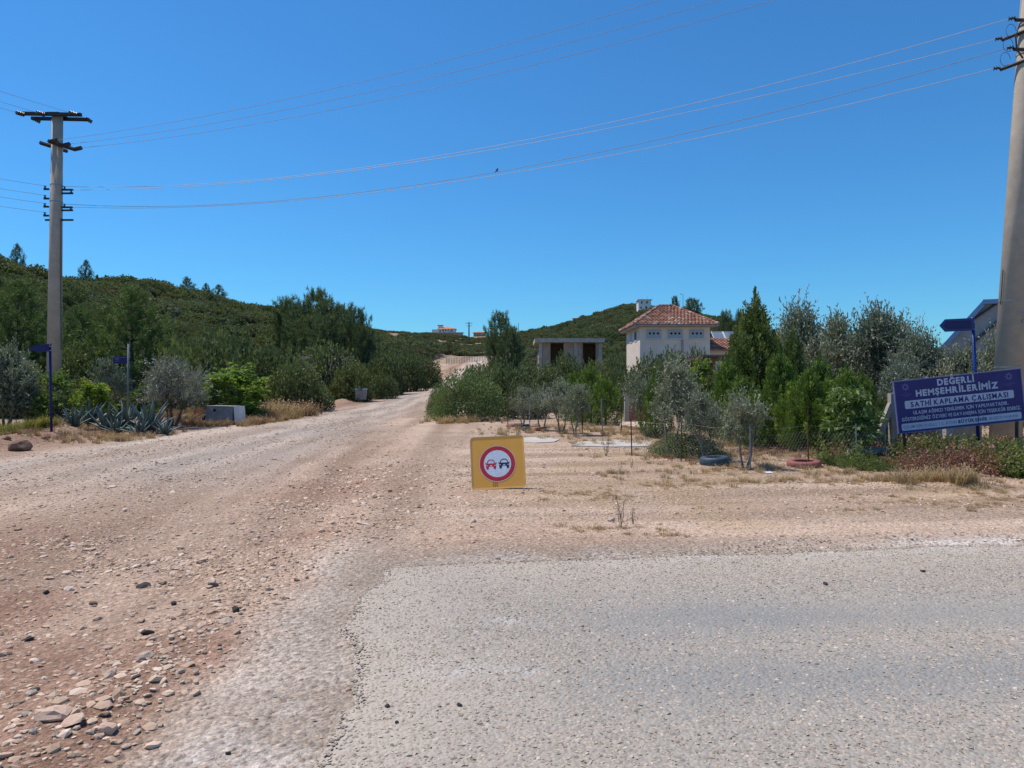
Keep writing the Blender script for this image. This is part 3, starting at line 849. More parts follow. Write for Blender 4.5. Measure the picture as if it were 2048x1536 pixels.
def olive_mesh(seed, mat='olive', h=1.0, leaf=.05, n_lobe=15, twigs=30, per=13, stems=3, spread=.5, trunk_h=.32, bark='bark_pale', airy=1.0):
    """height 1 tree, several leaning stems, crown of grey-green twigs: returns (trunk mesh, crown mesh)"""
    r = np.random.default_rng(seed); cl = Cloud(r); tb = MB()
    cs = lobes(r, n_lobe, spread * .72, spread * .72, trunk_h + .10, .88)
    forks = []
    for s_ in range(stems):
        a = 2 * PI * s_ / stems + r.uniform(-.5, .5)
        base = (.03 * math.cos(a), .03 * math.sin(a), -.03)
        fk = (.13 * math.cos(a) * spread * 2, .13 * math.sin(a) * spread * 2, trunk_h * r.uniform(.85, 1.25))
        tb.tube(branch_path(base, fk, r, .06), np.linspace(.026, .016, 5), 7)
        forks.append(fk)
    for c in cs:
        f = min(forks, key=lambda q: (q[0] - c[0]) ** 2 + (q[1] - c[1]) ** 2)
        tb.tube(branch_path(f, c, r, .08), np.linspace(.013, .004, 5), 5)
        rad = (.13 + .09 * r.random()) * (spread / .5)
        d = rand_dirs(twigs, r); d[:, 2] = d[:, 2] * .8 + .45; d = unit(d)
        ctone = r.normal(0, .07)
        L = rad * r.uniform(.7, 1.5, twigs)[:, None]
        for q in range(per):
            t = (q + .5) / per
            p = np.array(c) + d * L * (.15 + .95 * t) + np.array([0, 0, -.06]) * t * t * L
            ax = unit(d * .75 + r.normal(0, .55, (twigs, 3)))
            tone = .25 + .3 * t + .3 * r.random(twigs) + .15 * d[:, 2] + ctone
            cl.leaves(p, ax, leaf * r.uniform(.7, 1.25, twigs), leaf * .26 * airy * r.uniform(.8, 1.2, twigs), tone)
    return tb, bark, cl.mesh('crown', mat)

def cypress_mesh(seed, mat='cypress', rad=.22, plumes=170, per=80, leaf=.026, power=.8, lift=1.0, w0=.020):
    """conifer built of pointed plumes that sweep out and then up round a stem; height 1"""
    r = np.random.default_rng(seed); cl = Cloud(r); tb = MB()
    tb.tube([(0, 0, -.03), (.004, 0, .3), (0, .004, .7), (0, 0, .93)], [.020, .014, .007, .002], 6)
    for i in range(plumes):
        u = ((i + .5) / plumes) ** 1.2
        a = 2.39996 * i + r.normal(0, .25)
        env = rad * (1 - u) ** power + .012
        z0 = -.03 + .80 * u
        out = np.array([math.cos(a), math.sin(a), 0]); side = np.array([-math.sin(a), math.cos(a), 0])
        rb, rt = env * .2, env * r.uniform(.6, 1.08)
        L = (.15 + .13 * r.random()) * (1 - .4 * u) * lift * (1.25 if i % 6 == 0 else 1)
        t = r.random(per) ** .85
        sw = side * r.normal(0, .02)
        pos = out * (rb + (rt - rb) * (1 - (1 - t) ** 2))[:, None] + np.array([0, 0, 1]) * (z0 + L * t ** 1.35)[:, None] + sw * t[:, None]
        tan = unit(out * (2 * (rt - rb) * (1 - t))[:, None] + np.array([0, 0, 1]) * (1.35 * L * t ** .35)[:, None] + 1e-6)
        w = w0 * (1 - t) ** .75 * (.4 + .6 * np.minimum(t * 4, 1)) + .0015
        jit = r.normal(0, 1, (per, 3)) * w[:, None]
        ax = unit(tan + unit(jit + 1e-6) * .38 + np.array([0, 0, .15]))
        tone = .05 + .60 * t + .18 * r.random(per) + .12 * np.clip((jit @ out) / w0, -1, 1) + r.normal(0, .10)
        cl.leaves(pos + jit, ax, leaf * r.uniform(.7, 1.2, per), leaf * .26, tone)
    k = per * 3; t = r.random(k) ** .8
    w = .016 * (1 - t) ** .8
    jit = r.normal(0, 1, (k, 3)) * w[:, None]; jit[:, 2] = 0
    cl.leaves(np.stack([0 * t, 0 * t, .66 + .33 * t], 1) + jit, unit(jit * 20 + np.array([0, 0, 1.0])), leaf, leaf * .24, .3 + .4 * r.random(k))
    return tb, 'bark', cl.mesh('crown', mat)

def pine_mesh(seed, mat='pine', rad=.42, whorls=11, nb=7, needle=.05, per=34, trunk_bare=.12, sparse=1.0, up=.55, trad=.022, dome=False):
    """whorled pine with upturned shoots; height 1"""
    r = np.random.default_rng(seed); cl = Cloud(r); tb = MB()
    tb.tube([(0, 0, -.03), (.01, .005, .35), (-.005, .01, .7), (0, 0, .97)], [trad, trad * .75, trad * .4, .004], 7)
    for w in range(whorls):
        u = w / (whorls - 1.0)
        z0 = trunk_bare + (.94 - trunk_bare) * u
        L = rad * (1 - u) ** .75 * (1 if u > .15 else .85) + .05
        if dome:
            L = rad * math.sin(PI * (.16 + .78 * u)) ** .7 * r.uniform(.8, 1.1) + .05
        n = max(int(nb * sparse * (1 - .35 * u)), 3)
        for b in range(n):
            a = 2 * PI * b / n + w * 1.3 + r.normal(0, .25)
            LL = L * r.uniform(.65, 1.1)
            o = np.array([math.cos(a), math.sin(a), 0])
            pts = [np.array([0, 0, z0]) + o * LL * t + np.array([0, 0, up * LL * t * t + .05 * LL * t]) for t in (0, .35, .7, 1)]
            tb.tube([tuple(q) for q in pts], [.007, .005, .0035, .002], 4, cap=False)
            # shoots along the outer part, each an upright candle of needles
            ns = max(int(6 * (LL / .3) + 2), 3)
            for s_ in range(ns):
                t = .35 + .65 * (s_ + r.random() * .6) / ns
                p0 = np.array([0, 0, z0]) + o * LL * t + np.array([0, 0, up * LL * t * t + .05 * LL * t]) + r.normal(0, .02, 3)
                ax = unit(o * .35 + r.normal(0, .3, 3) + np.array([0, 0, .9]))
                k = per
                q = r.random(k)
                sl = r.uniform(.05, .11)
                pp = p0 + ax * (q * sl)[:, None]
                dd = unit(r.normal(0, .7, (k, 3)) + ax * .9)
                cl.leaves(pp, dd, needle * r.uniform(.6, 1.1, k), needle * .10, .25 + .3 * q + .3 * r.random(k))
    k = 40
    cl.leaves(np.stack([r.normal(0, .006, k), r.normal(0, .006, k), .9 + .08 * r.random(k)], 1), unit(r.normal(0, .5, (k, 3)) + [0, 0, .9]), needle, needle * .1, .6)
    return tb, 'bark', cl.mesh('crown', mat)

def broad_mesh(seed, mat='fresh', leaf=.06, n_lobe=14, twigs=14, per=9, spread=.48, trunk_h=.2, droop=.3, wl=.55, stems=3):
    r = np.random.default_rng(seed); cl = Cloud(r); tb = MB()
    cs = lobes(r, n_lobe, spread * .78, spread * .78, trunk_h, .86)
    for s_ in range(stems):
        a = 2 * PI * s_ / stems
        tb.tube(branch_path((.02 * math.cos(a), .02 * math.sin(a), -.03), (.1 * math.cos(a), .1 * math.sin(a), trunk_h + .1), r, .08), np.linspace(.02, .01, 5), 6)
    for c in cs:
        tb.tube(branch_path((0, 0, trunk_h * .8), c, r, .1), np.linspace(.009, .003, 5), 4)
        d = rand_dirs(twigs, r); d[:, 2] = d[:, 2] * .7 + .35; d = unit(d)
        L = r.uniform(.12, .26, twigs)[:, None]
        for q in range(per):
            t = (q + .5) / per
            p = np.array(c) + d * L * t
            side = unit(np.cross(d, [0, 0, 1]) + 1e-6) * (1 if q % 2 else -1)
            ax = unit(d * .5 + side * .7 + r.normal(0, .35, (twigs, 3)) + np.array([0, 0, -droop]))
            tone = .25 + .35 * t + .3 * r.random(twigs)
            cl.leaves(p, ax, leaf * r.uniform(.7, 1.2, twigs), leaf * wl * r.uniform(.8, 1.1, twigs), tone)
    return tb, 'bark', cl.mesh('crown', mat)

def grass_mesh(name, seed, mat, n=45, h=1.0, spread=.35, w=.02, lean=.45, heads=False):
    r = np.random.default_rng(seed); vs = []; fs = []; tn = []
    for i in range(n):
        a = r.uniform(0, 2 * PI); q = spread * math.sqrt(r.random()); b = np.array([q * math.cos(a), q * math.sin(a), -.02])
        a2 = a + r.normal(0, .8); L = h * r.uniform(.45, 1.05); ln = lean * r.uniform(.2, 1.3)
        o = np.array([math.cos(a2), math.sin(a2), 0]); sd = np.array([-math.sin(a2), math.cos(a2), 0]) * w
        m1 = b + o * L * ln * .3 + np.array([0, 0, L * .55]); tp = b + o * L * ln + np.array([0, 0, L * (.98 - .3 * ln)])
        k = len(vs); t = .2 + .7 * r.random()
        vs += [b - sd, b + sd, m1 + sd * .7, m1 - sd * .7, tp]; tn += [t * .7, t * .7, t, t, min(t * 1.2, 1)]
        fs += [(k, k + 1, k + 2, k + 3), (k + 3, k + 2, k + 4)]
        if heads and r.random() < .5:
            k = len(vs); u = unit(tp - m1)
            hd = .10 * h
            vs += [tp, tp + u * hd * .5 + sd * 2.2, tp + u * hd, tp + u * hd * .5 - sd * 2.2]; tn += [.8] * 4
            fs.append((k, k + 1, k + 2, k + 3))
    me = bpy.data.meshes.new(name); me.from_pydata([tuple(v) for v in vs], [], fs); me.materials.append(M[mat])
    at = me.attributes.new('tone', 'FLOAT', 'POINT'); at.data.foreach_set('value', np.array(tn, np.float32)); me.update()
    return me

def weed_mesh(name, seed, mat, n=60, leaf=.10, spread=.5, h=.55):
    r = np.random.default_rng(seed); cl = Cloud(r)
    for i in range(n):
        a = r.uniform(0, 2 * PI); q = spread * math.sqrt(r.random())
        b = np.array([q * math.cos(a), q * math.sin(a), 0]); d = unit(np.array([math.cos(a) * .5, math.sin(a) * .5, 1]) + r.normal(0, .35, 3))
        L = h * r.uniform(.4, 1.1); k = 12; t = (np.arange(k) + r.random(k)) / k
        p = b + d * (t * L)[:, None] + r.normal(0, .012, (k, 3))
        cl.leaves(p, unit(d * .6 + r.normal(0, .7, (k, 3))), leaf * r.uniform(.5, 1.1, k), leaf * .38, .25 + .4 * t + .3 * r.random(k))
    return cl.mesh(name, mat)

class Proto:
    """trunk + crown meshes shared by every plant of the kind"""
    def __init__(self, gen):
        tb, bark, crown = gen
        o = tb.build('trunk', bark, None, True); self.trunk = o.data; bpy.data.objects.remove(o)
        self.crown = crown

PROT = {
    'olive': [Proto(olive_mesh(11 + i, 'olive', leaf=.052, stems=2 + i % 2, spread=.5 + .04 * i)) for i in range(3)],
    'olive_big': [Proto(olive_mesh(21 + i, 'olive', leaf=.040, n_lobe=40, twigs=40, per=12, stems=3, spread=.58, trunk_h=.15, airy=1.7)) for i in range(3)],
    'olive_grey': [Proto(olive_mesh(31, 'olive_grey', leaf=.045, n_lobe=20, twigs=30, per=12, stems=3, spread=.62, trunk_h=.26, bark='bark', airy=1.2))],
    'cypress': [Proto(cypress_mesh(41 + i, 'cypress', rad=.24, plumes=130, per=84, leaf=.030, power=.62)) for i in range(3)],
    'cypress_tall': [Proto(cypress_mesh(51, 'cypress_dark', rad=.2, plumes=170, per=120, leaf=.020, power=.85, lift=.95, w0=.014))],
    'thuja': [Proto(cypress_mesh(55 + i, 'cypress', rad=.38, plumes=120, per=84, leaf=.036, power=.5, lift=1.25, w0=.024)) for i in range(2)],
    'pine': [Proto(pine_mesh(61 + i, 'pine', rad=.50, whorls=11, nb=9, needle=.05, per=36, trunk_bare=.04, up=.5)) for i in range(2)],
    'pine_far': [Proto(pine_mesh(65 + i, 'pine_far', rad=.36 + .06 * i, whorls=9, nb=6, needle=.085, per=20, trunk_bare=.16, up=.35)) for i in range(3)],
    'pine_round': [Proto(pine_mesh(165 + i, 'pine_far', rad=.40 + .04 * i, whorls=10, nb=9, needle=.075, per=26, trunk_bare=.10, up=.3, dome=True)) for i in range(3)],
    'broad': [Proto(broad_mesh(71 + i, 'fresh', leaf=.075, n_lobe=22, twigs=16, per=9, spread=.55, trunk_h=.1)) for i in range(2)],
    'fruit': [Proto(broad_mesh(75, 'fruit', leaf=.095, n_lobe=18, twigs=13, per=9, spread=.42, trunk_h=.22, droop=.55, wl=.36))],
    'broad_dark': [Proto(broad_mesh(78, 'fruit', leaf=.07, n_lobe=20, twigs=14, per=9, spread=.55, trunk_h=.1, droop=.2, wl=.6))],
}
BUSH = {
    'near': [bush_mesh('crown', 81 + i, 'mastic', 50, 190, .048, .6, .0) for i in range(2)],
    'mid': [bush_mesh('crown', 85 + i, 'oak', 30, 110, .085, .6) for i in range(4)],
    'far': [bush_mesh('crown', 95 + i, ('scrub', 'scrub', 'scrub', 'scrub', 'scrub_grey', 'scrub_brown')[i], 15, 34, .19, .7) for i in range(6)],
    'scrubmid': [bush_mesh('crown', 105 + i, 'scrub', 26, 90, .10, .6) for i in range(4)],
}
def stem_mesh():
    tb = MB(); r = np.random.default_rng(3)
    for i in range(7):
        a = 2 * PI * i / 7 + r.normal(0, .3)
        tb.tube(branch_path((.05 * math.cos(a), .05 * math.sin(a), -.12), (.5 * math.cos(a), .5 * math.sin(a), .45 + .3 * r.random()), r, .1), np.linspace(.03, .008, 5), 5)
    o = tb.build('stems', 'bark', None, True); me = o.data; bpy.data.objects.remove(o)
    return me
STEMS = stem_mesh()

def tree(kind, name, label, cat, px, Y, top, wpx=None, group=None, X=None, var=None, base=None):
    """a tree whose crown top shows at height TOP (photo pixels) when it stands Y metres away"""
    X = gx(px, Y) if X is None else X
    z0 = hz(X, Y) if base is None else base
    h = pz(top, Y) - z0
    pr = PROT[kind]; p = pr[(int(px) if var is None else var) % len(pr)]
    e = empty(name, (X, Y, z0), rng.uniform(0, 6.28))
    w = h if wpx is None else (wpx / F * Y) / {'olive': 1.15, 'olive_big': 1.25, 'olive_grey': 1.3, 'cypress': .52, 'cypress_tall': .43, 'thuja': .80, 'pine': .95, 'pine_far': .85, 'pine_round': .95, 'broad': 1.15, 'fruit': .95, 'broad_dark': 1.15}[kind]
    e.scale = (w, w, h)
    link('trunk', p.trunk, e); link('crown', p.crown, e)
    return tag(e, label, cat, group)

def bush(kind, name, label, px, Y, top, wpx, group=None, var=0, depth=.9, cat='bush', X=None):
    X = gx(px, Y) if X is None else X
    z0 = hz(X, Y)
    h = max(pz(top, Y) - z0, .3)
    e = empty(name, (X, Y, z0 - .05), rng.uniform(0, 6.28))
    w = wpx / F * Y / 2.0
    e.scale = (w, w * depth, h * 1.02)
    link('stems', STEMS, e); link('crown', BUSH[kind][var % len(BUSH[kind])], e)
    return tag(e, label, cat, group)

# ------------------------------------------------------------------ hillside scrub: one mass that nobody could count
def scrub_points(x0, x1, y0, y1, step, ok):
    gxs = np.arange(x0, x1, step); gys = np.arange(y0, y1, step)
    X, Y = np.meshgrid(gxs, gys); X = X.ravel() + rng.uniform(-.45, .45, X.size) * step; Y = Y.ravel() + rng.uniform(-.45, .45, Y.size) * step
    k = ok(X, Y) & (np.abs(X) < 1.1 * Y + 22)
    return X[k], Y[k]

def bare(x, y):
    """the road, its verge, the clearings and building plots that carry no scrub"""
    b = (x > -14.8) & (x < -4.6) & (y < 140)
    b |= (x > -20) & (x < -3.5) & (y >= 136) & (y < 212)
    b |= (x > -2) & (y < 40)
    b |= (x > -8.5) & (y < 57)
    b |= (x > -16) & (x < -3.5) & (y < 140)
    b |= (x > 6) & (x < 21) & (y < 62)
    b |= (x > 20) & (y < 50)
    b |= (x > 0) & (x < 11.5) & (y > 52) & (y < 83)
    b |= (x < -14) & (y < 29)
    b |= (x > -66) & (x < -4) & (y > 328) & (y < 372)
    b |= (np.hypot(x - 57, y - 300) < 7)
    b |= (y > 100) & (x < -20) & (fbm(x / 7, y / 7, 137) > .72)
    b |= (y > 215) & (y < 318) & (x > -55) & (x < 6) & (fbm(x / 9, y / 9, 131) > .60)
    return b

def size_noise(x, y):
    return .75 + .6 * fbm(x / 11, y / 11, 133)

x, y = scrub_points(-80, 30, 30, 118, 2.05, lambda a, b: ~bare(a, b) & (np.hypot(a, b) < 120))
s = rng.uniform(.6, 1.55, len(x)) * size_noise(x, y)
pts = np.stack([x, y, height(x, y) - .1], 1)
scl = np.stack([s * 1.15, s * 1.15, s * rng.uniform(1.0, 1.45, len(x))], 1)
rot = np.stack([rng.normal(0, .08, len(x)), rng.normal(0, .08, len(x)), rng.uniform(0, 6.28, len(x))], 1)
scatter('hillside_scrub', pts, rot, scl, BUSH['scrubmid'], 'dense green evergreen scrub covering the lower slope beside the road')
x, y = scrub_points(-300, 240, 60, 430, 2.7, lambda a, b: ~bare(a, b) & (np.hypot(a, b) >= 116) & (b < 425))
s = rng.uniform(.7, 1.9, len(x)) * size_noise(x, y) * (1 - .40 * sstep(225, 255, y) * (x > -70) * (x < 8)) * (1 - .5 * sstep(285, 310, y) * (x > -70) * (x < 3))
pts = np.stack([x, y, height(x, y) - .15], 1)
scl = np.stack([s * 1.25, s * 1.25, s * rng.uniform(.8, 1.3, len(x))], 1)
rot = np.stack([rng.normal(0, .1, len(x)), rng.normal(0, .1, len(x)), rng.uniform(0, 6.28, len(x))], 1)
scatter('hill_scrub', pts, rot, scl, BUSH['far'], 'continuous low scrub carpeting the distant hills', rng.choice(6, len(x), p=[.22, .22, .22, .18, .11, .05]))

x, y = scrub_points(-80, 14, 212, 332, 1.8, lambda a, b: ~bare(a, b))
s = rng.uniform(.45, .95, len(x)) * size_noise(x, y)
scatter('low_hill_scrub', np.stack([x, y, height(x, y) - .1], 1), np.stack([0 * x, 0 * x, rng.uniform(0, 6.28, len(x))], 1), np.stack([s * 1.3, s * 1.3, s], 1), BUSH['far'], 'low sparse scrub on the slope below the hilltop villa')

# ------------------------------------------------------------------ individual trees and shrubs, left side
tree('pine', 'young_pine', 'young pine with upright shoots rising behind the dark blue plate sign', 'pine', 262, 38, 588, 215, var=0)
tree('pine', 'young_pine', 'young pine at the left edge behind the concrete power pole', 'pine', 38, 37, 570, 200, var=1)
tree('pine', 'young_pine', 'smaller bushy pine right of the concrete power pole, behind the garden shrubs', 'pine', 160, 41, 622, 130, var=0)
tree('olive_grey', 'olive_tree', 'greyish olive tree right of the agaves with dark bare trunk', 'olive tree', 345, 26.0, 722, 165)
tree('olive', 'olive_tree', 'small grey olive below the dark blue plate sign', 'olive tree', 222, 27.5, 722, 95, var=1)
tree('olive_big', 'olive_tree', 'grey green olive at the left picture edge before the power pole', 'olive tree', 8, 24.5, 690, 150, var=0)
tree('broad_dark', 'garden_shrub', 'dark leafed shrub at the foot of the concrete power pole', 'shrub', 122, 25.0, 742, 105)
tree('broad', 'garden_shrub', 'bright yellow green shrub between the power pole and the agaves', 'shrub', 185, 26.0, 760, 105, var=0)
tree('broad', 'fruit_tree', 'bright green leafy fruit tree above the metal container', 'fruit tree', 470, 31.0, 728, 175, var=1)
tree('broad', 'garden_shrub', 'yellow green shoots below the grey olive beside the agaves', 'shrub', 288, 28.0, 775, 95, var=0)
tree('olive', 'olive_tree', 'thin grey olive sapling left of the leafy fruit tree', 'olive tree', 395, 30.0, 770, 70, var=2)
NB = [('oak_bush', 'tall dark oak bush behind the leafy fruit tree', 425, 38, 672, 150), ('oak_bush', 'rounded oak bush left above the bare branched bush', 540, 44, 690, 150),
      ('oak_bush', 'broad oak bush between the fruit tree and the bare branched bush', 590, 41, 722, 120), ('oak_bush', 'low dark oak bush under the bare branched bush', 615, 43, 762, 110),
      ('oak_bush', 'dark oak bush behind the dumpster', 705, 58, 722, 95), ('oak_bush', 'round fresh green bush right of the dumpster at the road edge', 766, 63, 748, 62),
      ('oak_bush', 'tall dark bush along the road beyond the round fresh bush', 772, 73, 700, 92), ('oak_bush', 'dark roadside bush second before the road crest', 815, 82, 704, 84),
      ('oak_bush', 'dark roadside bush at the left of the road crest', 852, 95, 716, 74), ('oak_bush', 'shadowed bush behind the grey olive right of the agaves', 350, 33, 690, 110),
      ('oak_bush', 'dark bush between the two young pines', 150, 36, 690, 120), ('oak_bush', 'dense bush at the left edge below the young pine', 30, 30, 722, 150),
      ('oak_bush', 'high oak bush on the slope above the fruit tree', 470, 47, 668, 130), ('oak_bush', 'wide oak bush under the group of pines', 640, 66, 690, 140)]
for i, (n_, l_, px, Y, tp, w) in enumerate(NB):
    bush('mid', n_, l_, px, Y, tp, w, 'oak bushes along the left of the road', i)
# the bush with bare grey branches
bb = bush('mid', 'bare_branched_bush', 'wide bush with bare grey branches showing, left of the dumpster', 664, 61, 690, 128, None, 2)
r_ = np.random.default_rng(17); tb = MB()
for i in range(34):
    a = r_.uniform(PI * .95, PI * 2.05); e1 = np.array([.25 * math.cos(a), .25 * math.sin(a), .15])
    k = r_.uniform(.85, 1.15)
    p2 = np.array([k * math.cos(a), k * math.sin(a), .25 + .55 * r_.random()])
    mid_ = (e1 + p2) / 2 + np.array([0, 0, .28])
    tip = p2 + np.array([.18 * math.cos(a), .18 * math.sin(a), -.2])
    tb.tube([tuple(e1), tuple(mid_), tuple(p2), tuple(tip)], [.012, .010, .007, .003], 4)
    for q in range(3):
        s0 = mid_ + (p2 - mid_) * r_.random()
        tb.tube([tuple(s0), tuple(s0 + r_.normal(0, .12, 3) + [0, 0, .08])], [.005, .002], 3)
br = tb.build('bare_branches', 'bark_pale', bb, True); br.rotation_euler = (0, 0, -bb.rotation_euler[2])
GP = [(572, 112, 604, 60), (598, 104, 612, 62), (632, 108, 590, 74), (655, 99, 612, 70), (690, 103, 618, 70), (712, 97, 628, 62), (730, 94, 660, 46), (650, 93, 640, 70), (612, 96, 640, 64)]
GL = ['thin leftmost pine of the hillside pine group', 'second pine from the left in the hillside group', 'tallest pine in the hillside pine group', 'pine just right of the tallest in the hillside group',
      'round topped pine in the right half of the hillside group', 'pine near the right end of the hillside group', 'lowest pine at the right end of the hillside group', 'lower pine in front of the tallest one', 'lower pine in front left of the hillside group']
for i, (px, Y, tp, w) in enumerate(GP):
    tree('pine_round', 'hillside_pine', GL[i], 'pine', px, Y, tp, w * 1.2, 'pines clustered at the end of the left hill', var=i)
RP = [(35, 128, 492, 40, 'sparse pine on the ridge at the far left'), (172, 158, 522, 28, 'small pine on the ridge right of the power pole'), (374, 205, 556, 34, 'dense round pine standing alone on the ridge'),
      (412, 212, 568, 26, 'thin pine on the ridge, left of a twin'), (437, 214, 571, 36, 'spreading pine on the ridge, right of a twin')]
for i, (px, Y, tp, w, l_) in enumerate(RP):
    tree('pine_far', 'ridge_pine', l_, 'pine', px, Y, tp, w * 1.1, 'pines on the left ridge', var=i)
# centre and right
tree('pine_round', 'roadside_pine', 'tall dark pine standing alone beyond the road bend', 'pine', 1000, 92, 634, 72, var=1)
tree('pine_round', 'roadside_pine', 'lower dark pine right beside the lone tall one', 'pine', 1018, 88, 662, 60, var=2)
CB = [('near', 'mastic_bush', 'big rounded mastic bush at the right of the road, dry grass at its foot', 936, 31.5, 738, 160, 0), ('near', 'mastic_bush', 'smaller mastic bush overlapping the big one at the road side', 876, 33.0, 768, 48, 1),
      ('mid', 'oak_bush', 'dark oak bush behind the big mastic bush', 1010, 37, 722, 120, 1), ('mid', 'oak_bush', 'tall oak bush below the left end of the unfinished building', 1075, 41, 726, 130, 2),
      ('mid', 'oak_bush', 'oak bush in front of the unfinished building\'s left opening', 1135, 46, 712, 115, 3), ('mid', 'oak_bush', 'oak bush in front of the unfinished building\'s dark doorway', 1190, 50, 724, 90, 0),
      ('mid', 'oak_bush', 'shadowed oak bush between the mastic bush and the olives', 1050, 33, 762, 100, 1), ('mid', 'oak_bush', 'oak bush by the road bend, left of the lone pine', 960, 52, 728, 90, 2),
      ('mid', 'oak_bush', 'grey green bush right of the unfinished building', 1232, 58, 705, 60, 3), ('mid', 'oak_bush', 'dark shrub under the left corner of the tiled house', 1300, 38, 712, 92, 1),
      ('mid', 'oak_bush', 'tall shrub before the middle panel of the tiled house', 1342, 37, 700, 92, 2), ('mid', 'oak_bush', 'shrub before the right panel of the tiled house', 1390, 39, 702, 84, 3),
      ('mid', 'oak_bush', 'low shadowed bush behind the fenced olives', 1440, 24, 745, 130, 0),
      ('mid', 'oak_bush', 'dark bush hiding the foot of the tiled house\'s left wall', 1262, 41, 738, 80, 2), ('mid', 'oak_bush', 'bush left of the tiled house behind the conifer group', 1232, 43, 730, 70, 1),
      ('mid', 'dark_shrub', 'shadowed shrub between the tallest cypress and the hexagonal wire', 1545, 19.5, 790, 110, 1), ('mid', 'dark_shrub', 'dark shrub behind the bright cypresses and the log', 1665, 18.6, 780, 120, 2), ('mid', 'dark_shrub', 'dark shrub left of the leaning concrete brace', 1752, 17.6, 790, 90, 3)]
for k_, n_, l_, px, Y, tp, w, v in CB:
    bush(k_, n_, l_, px, Y, tp, w, None, v)
bush('near', 'low_shrub', 'low dark shrub hugging the ground beneath the fenced olives', 1375, 15.6, 862, 150, None, 1)
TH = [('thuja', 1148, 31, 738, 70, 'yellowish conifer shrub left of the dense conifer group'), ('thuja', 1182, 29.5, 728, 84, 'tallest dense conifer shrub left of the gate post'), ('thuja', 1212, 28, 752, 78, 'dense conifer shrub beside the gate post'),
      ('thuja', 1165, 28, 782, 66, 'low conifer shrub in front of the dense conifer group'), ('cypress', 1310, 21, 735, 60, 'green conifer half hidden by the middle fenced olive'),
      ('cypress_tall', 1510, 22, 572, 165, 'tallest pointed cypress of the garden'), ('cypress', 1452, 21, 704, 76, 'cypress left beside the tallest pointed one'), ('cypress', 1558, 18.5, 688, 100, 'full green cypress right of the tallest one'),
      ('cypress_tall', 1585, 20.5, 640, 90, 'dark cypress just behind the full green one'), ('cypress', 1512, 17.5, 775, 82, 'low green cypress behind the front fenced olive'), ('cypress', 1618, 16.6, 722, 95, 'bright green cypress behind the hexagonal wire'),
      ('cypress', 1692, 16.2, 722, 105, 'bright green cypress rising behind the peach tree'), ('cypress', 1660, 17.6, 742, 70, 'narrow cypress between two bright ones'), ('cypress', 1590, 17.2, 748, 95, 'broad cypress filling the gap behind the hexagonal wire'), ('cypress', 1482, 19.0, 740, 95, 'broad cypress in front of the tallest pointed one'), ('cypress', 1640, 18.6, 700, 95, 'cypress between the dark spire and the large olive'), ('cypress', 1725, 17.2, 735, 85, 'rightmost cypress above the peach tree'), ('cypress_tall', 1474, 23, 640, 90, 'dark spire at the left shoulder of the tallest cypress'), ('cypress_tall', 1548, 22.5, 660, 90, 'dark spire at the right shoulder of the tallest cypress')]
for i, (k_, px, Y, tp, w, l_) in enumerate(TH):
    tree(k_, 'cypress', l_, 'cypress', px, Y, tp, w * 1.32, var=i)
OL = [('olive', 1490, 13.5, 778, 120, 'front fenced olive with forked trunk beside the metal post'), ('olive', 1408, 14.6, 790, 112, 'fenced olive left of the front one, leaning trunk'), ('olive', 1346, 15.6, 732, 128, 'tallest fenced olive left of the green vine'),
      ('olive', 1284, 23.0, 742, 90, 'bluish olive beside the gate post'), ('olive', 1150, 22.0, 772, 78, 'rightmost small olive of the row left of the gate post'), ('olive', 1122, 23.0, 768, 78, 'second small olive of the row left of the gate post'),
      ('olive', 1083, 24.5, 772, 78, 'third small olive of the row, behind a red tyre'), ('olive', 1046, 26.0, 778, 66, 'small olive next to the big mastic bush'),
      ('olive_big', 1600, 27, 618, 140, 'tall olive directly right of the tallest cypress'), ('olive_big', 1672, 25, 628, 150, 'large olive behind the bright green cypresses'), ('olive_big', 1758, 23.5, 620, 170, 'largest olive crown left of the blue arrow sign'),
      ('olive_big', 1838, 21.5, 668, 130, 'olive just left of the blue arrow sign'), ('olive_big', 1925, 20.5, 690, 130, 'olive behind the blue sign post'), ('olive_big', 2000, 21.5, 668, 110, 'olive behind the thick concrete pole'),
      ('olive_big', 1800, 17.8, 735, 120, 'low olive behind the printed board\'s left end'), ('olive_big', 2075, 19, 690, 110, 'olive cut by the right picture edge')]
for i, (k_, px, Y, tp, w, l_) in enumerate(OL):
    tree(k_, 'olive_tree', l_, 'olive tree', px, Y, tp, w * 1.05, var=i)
tree('fruit', 'peach_tree', 'peach tree with long drooping leaves behind the wire fence', 'fruit tree', 1702, 14.9, 768, 130)
tree('broad', 'vine', 'bright green vine hanging from the pergola', 'vine', 1398, 25, 716, 78, var=1, base=.75)
tree('pine_round', 'hill_pine', 'left pine on the hill behind the tiled roof', 'pine', 1350, 240, 596, 20, 'pines on the right hill', var=0)
tree('pine_round', 'hill_pine', 'bushy pine behind the right slope of the tiled roof', 'pine', 1384, 235, 600, 36, 'pines on the right hill', var=2)
tree('pine_round', 'hill_pine', 'round pine behind the solar panels', 'pine', 1452, 120, 630, 46, 'pines on the right hill', var=1)
tree('pine_round', 'hill_pine', 'thin pine left of the tallest cypress', 'pine', 1478, 125, 628, 22, 'pines on the right hill', var=0)

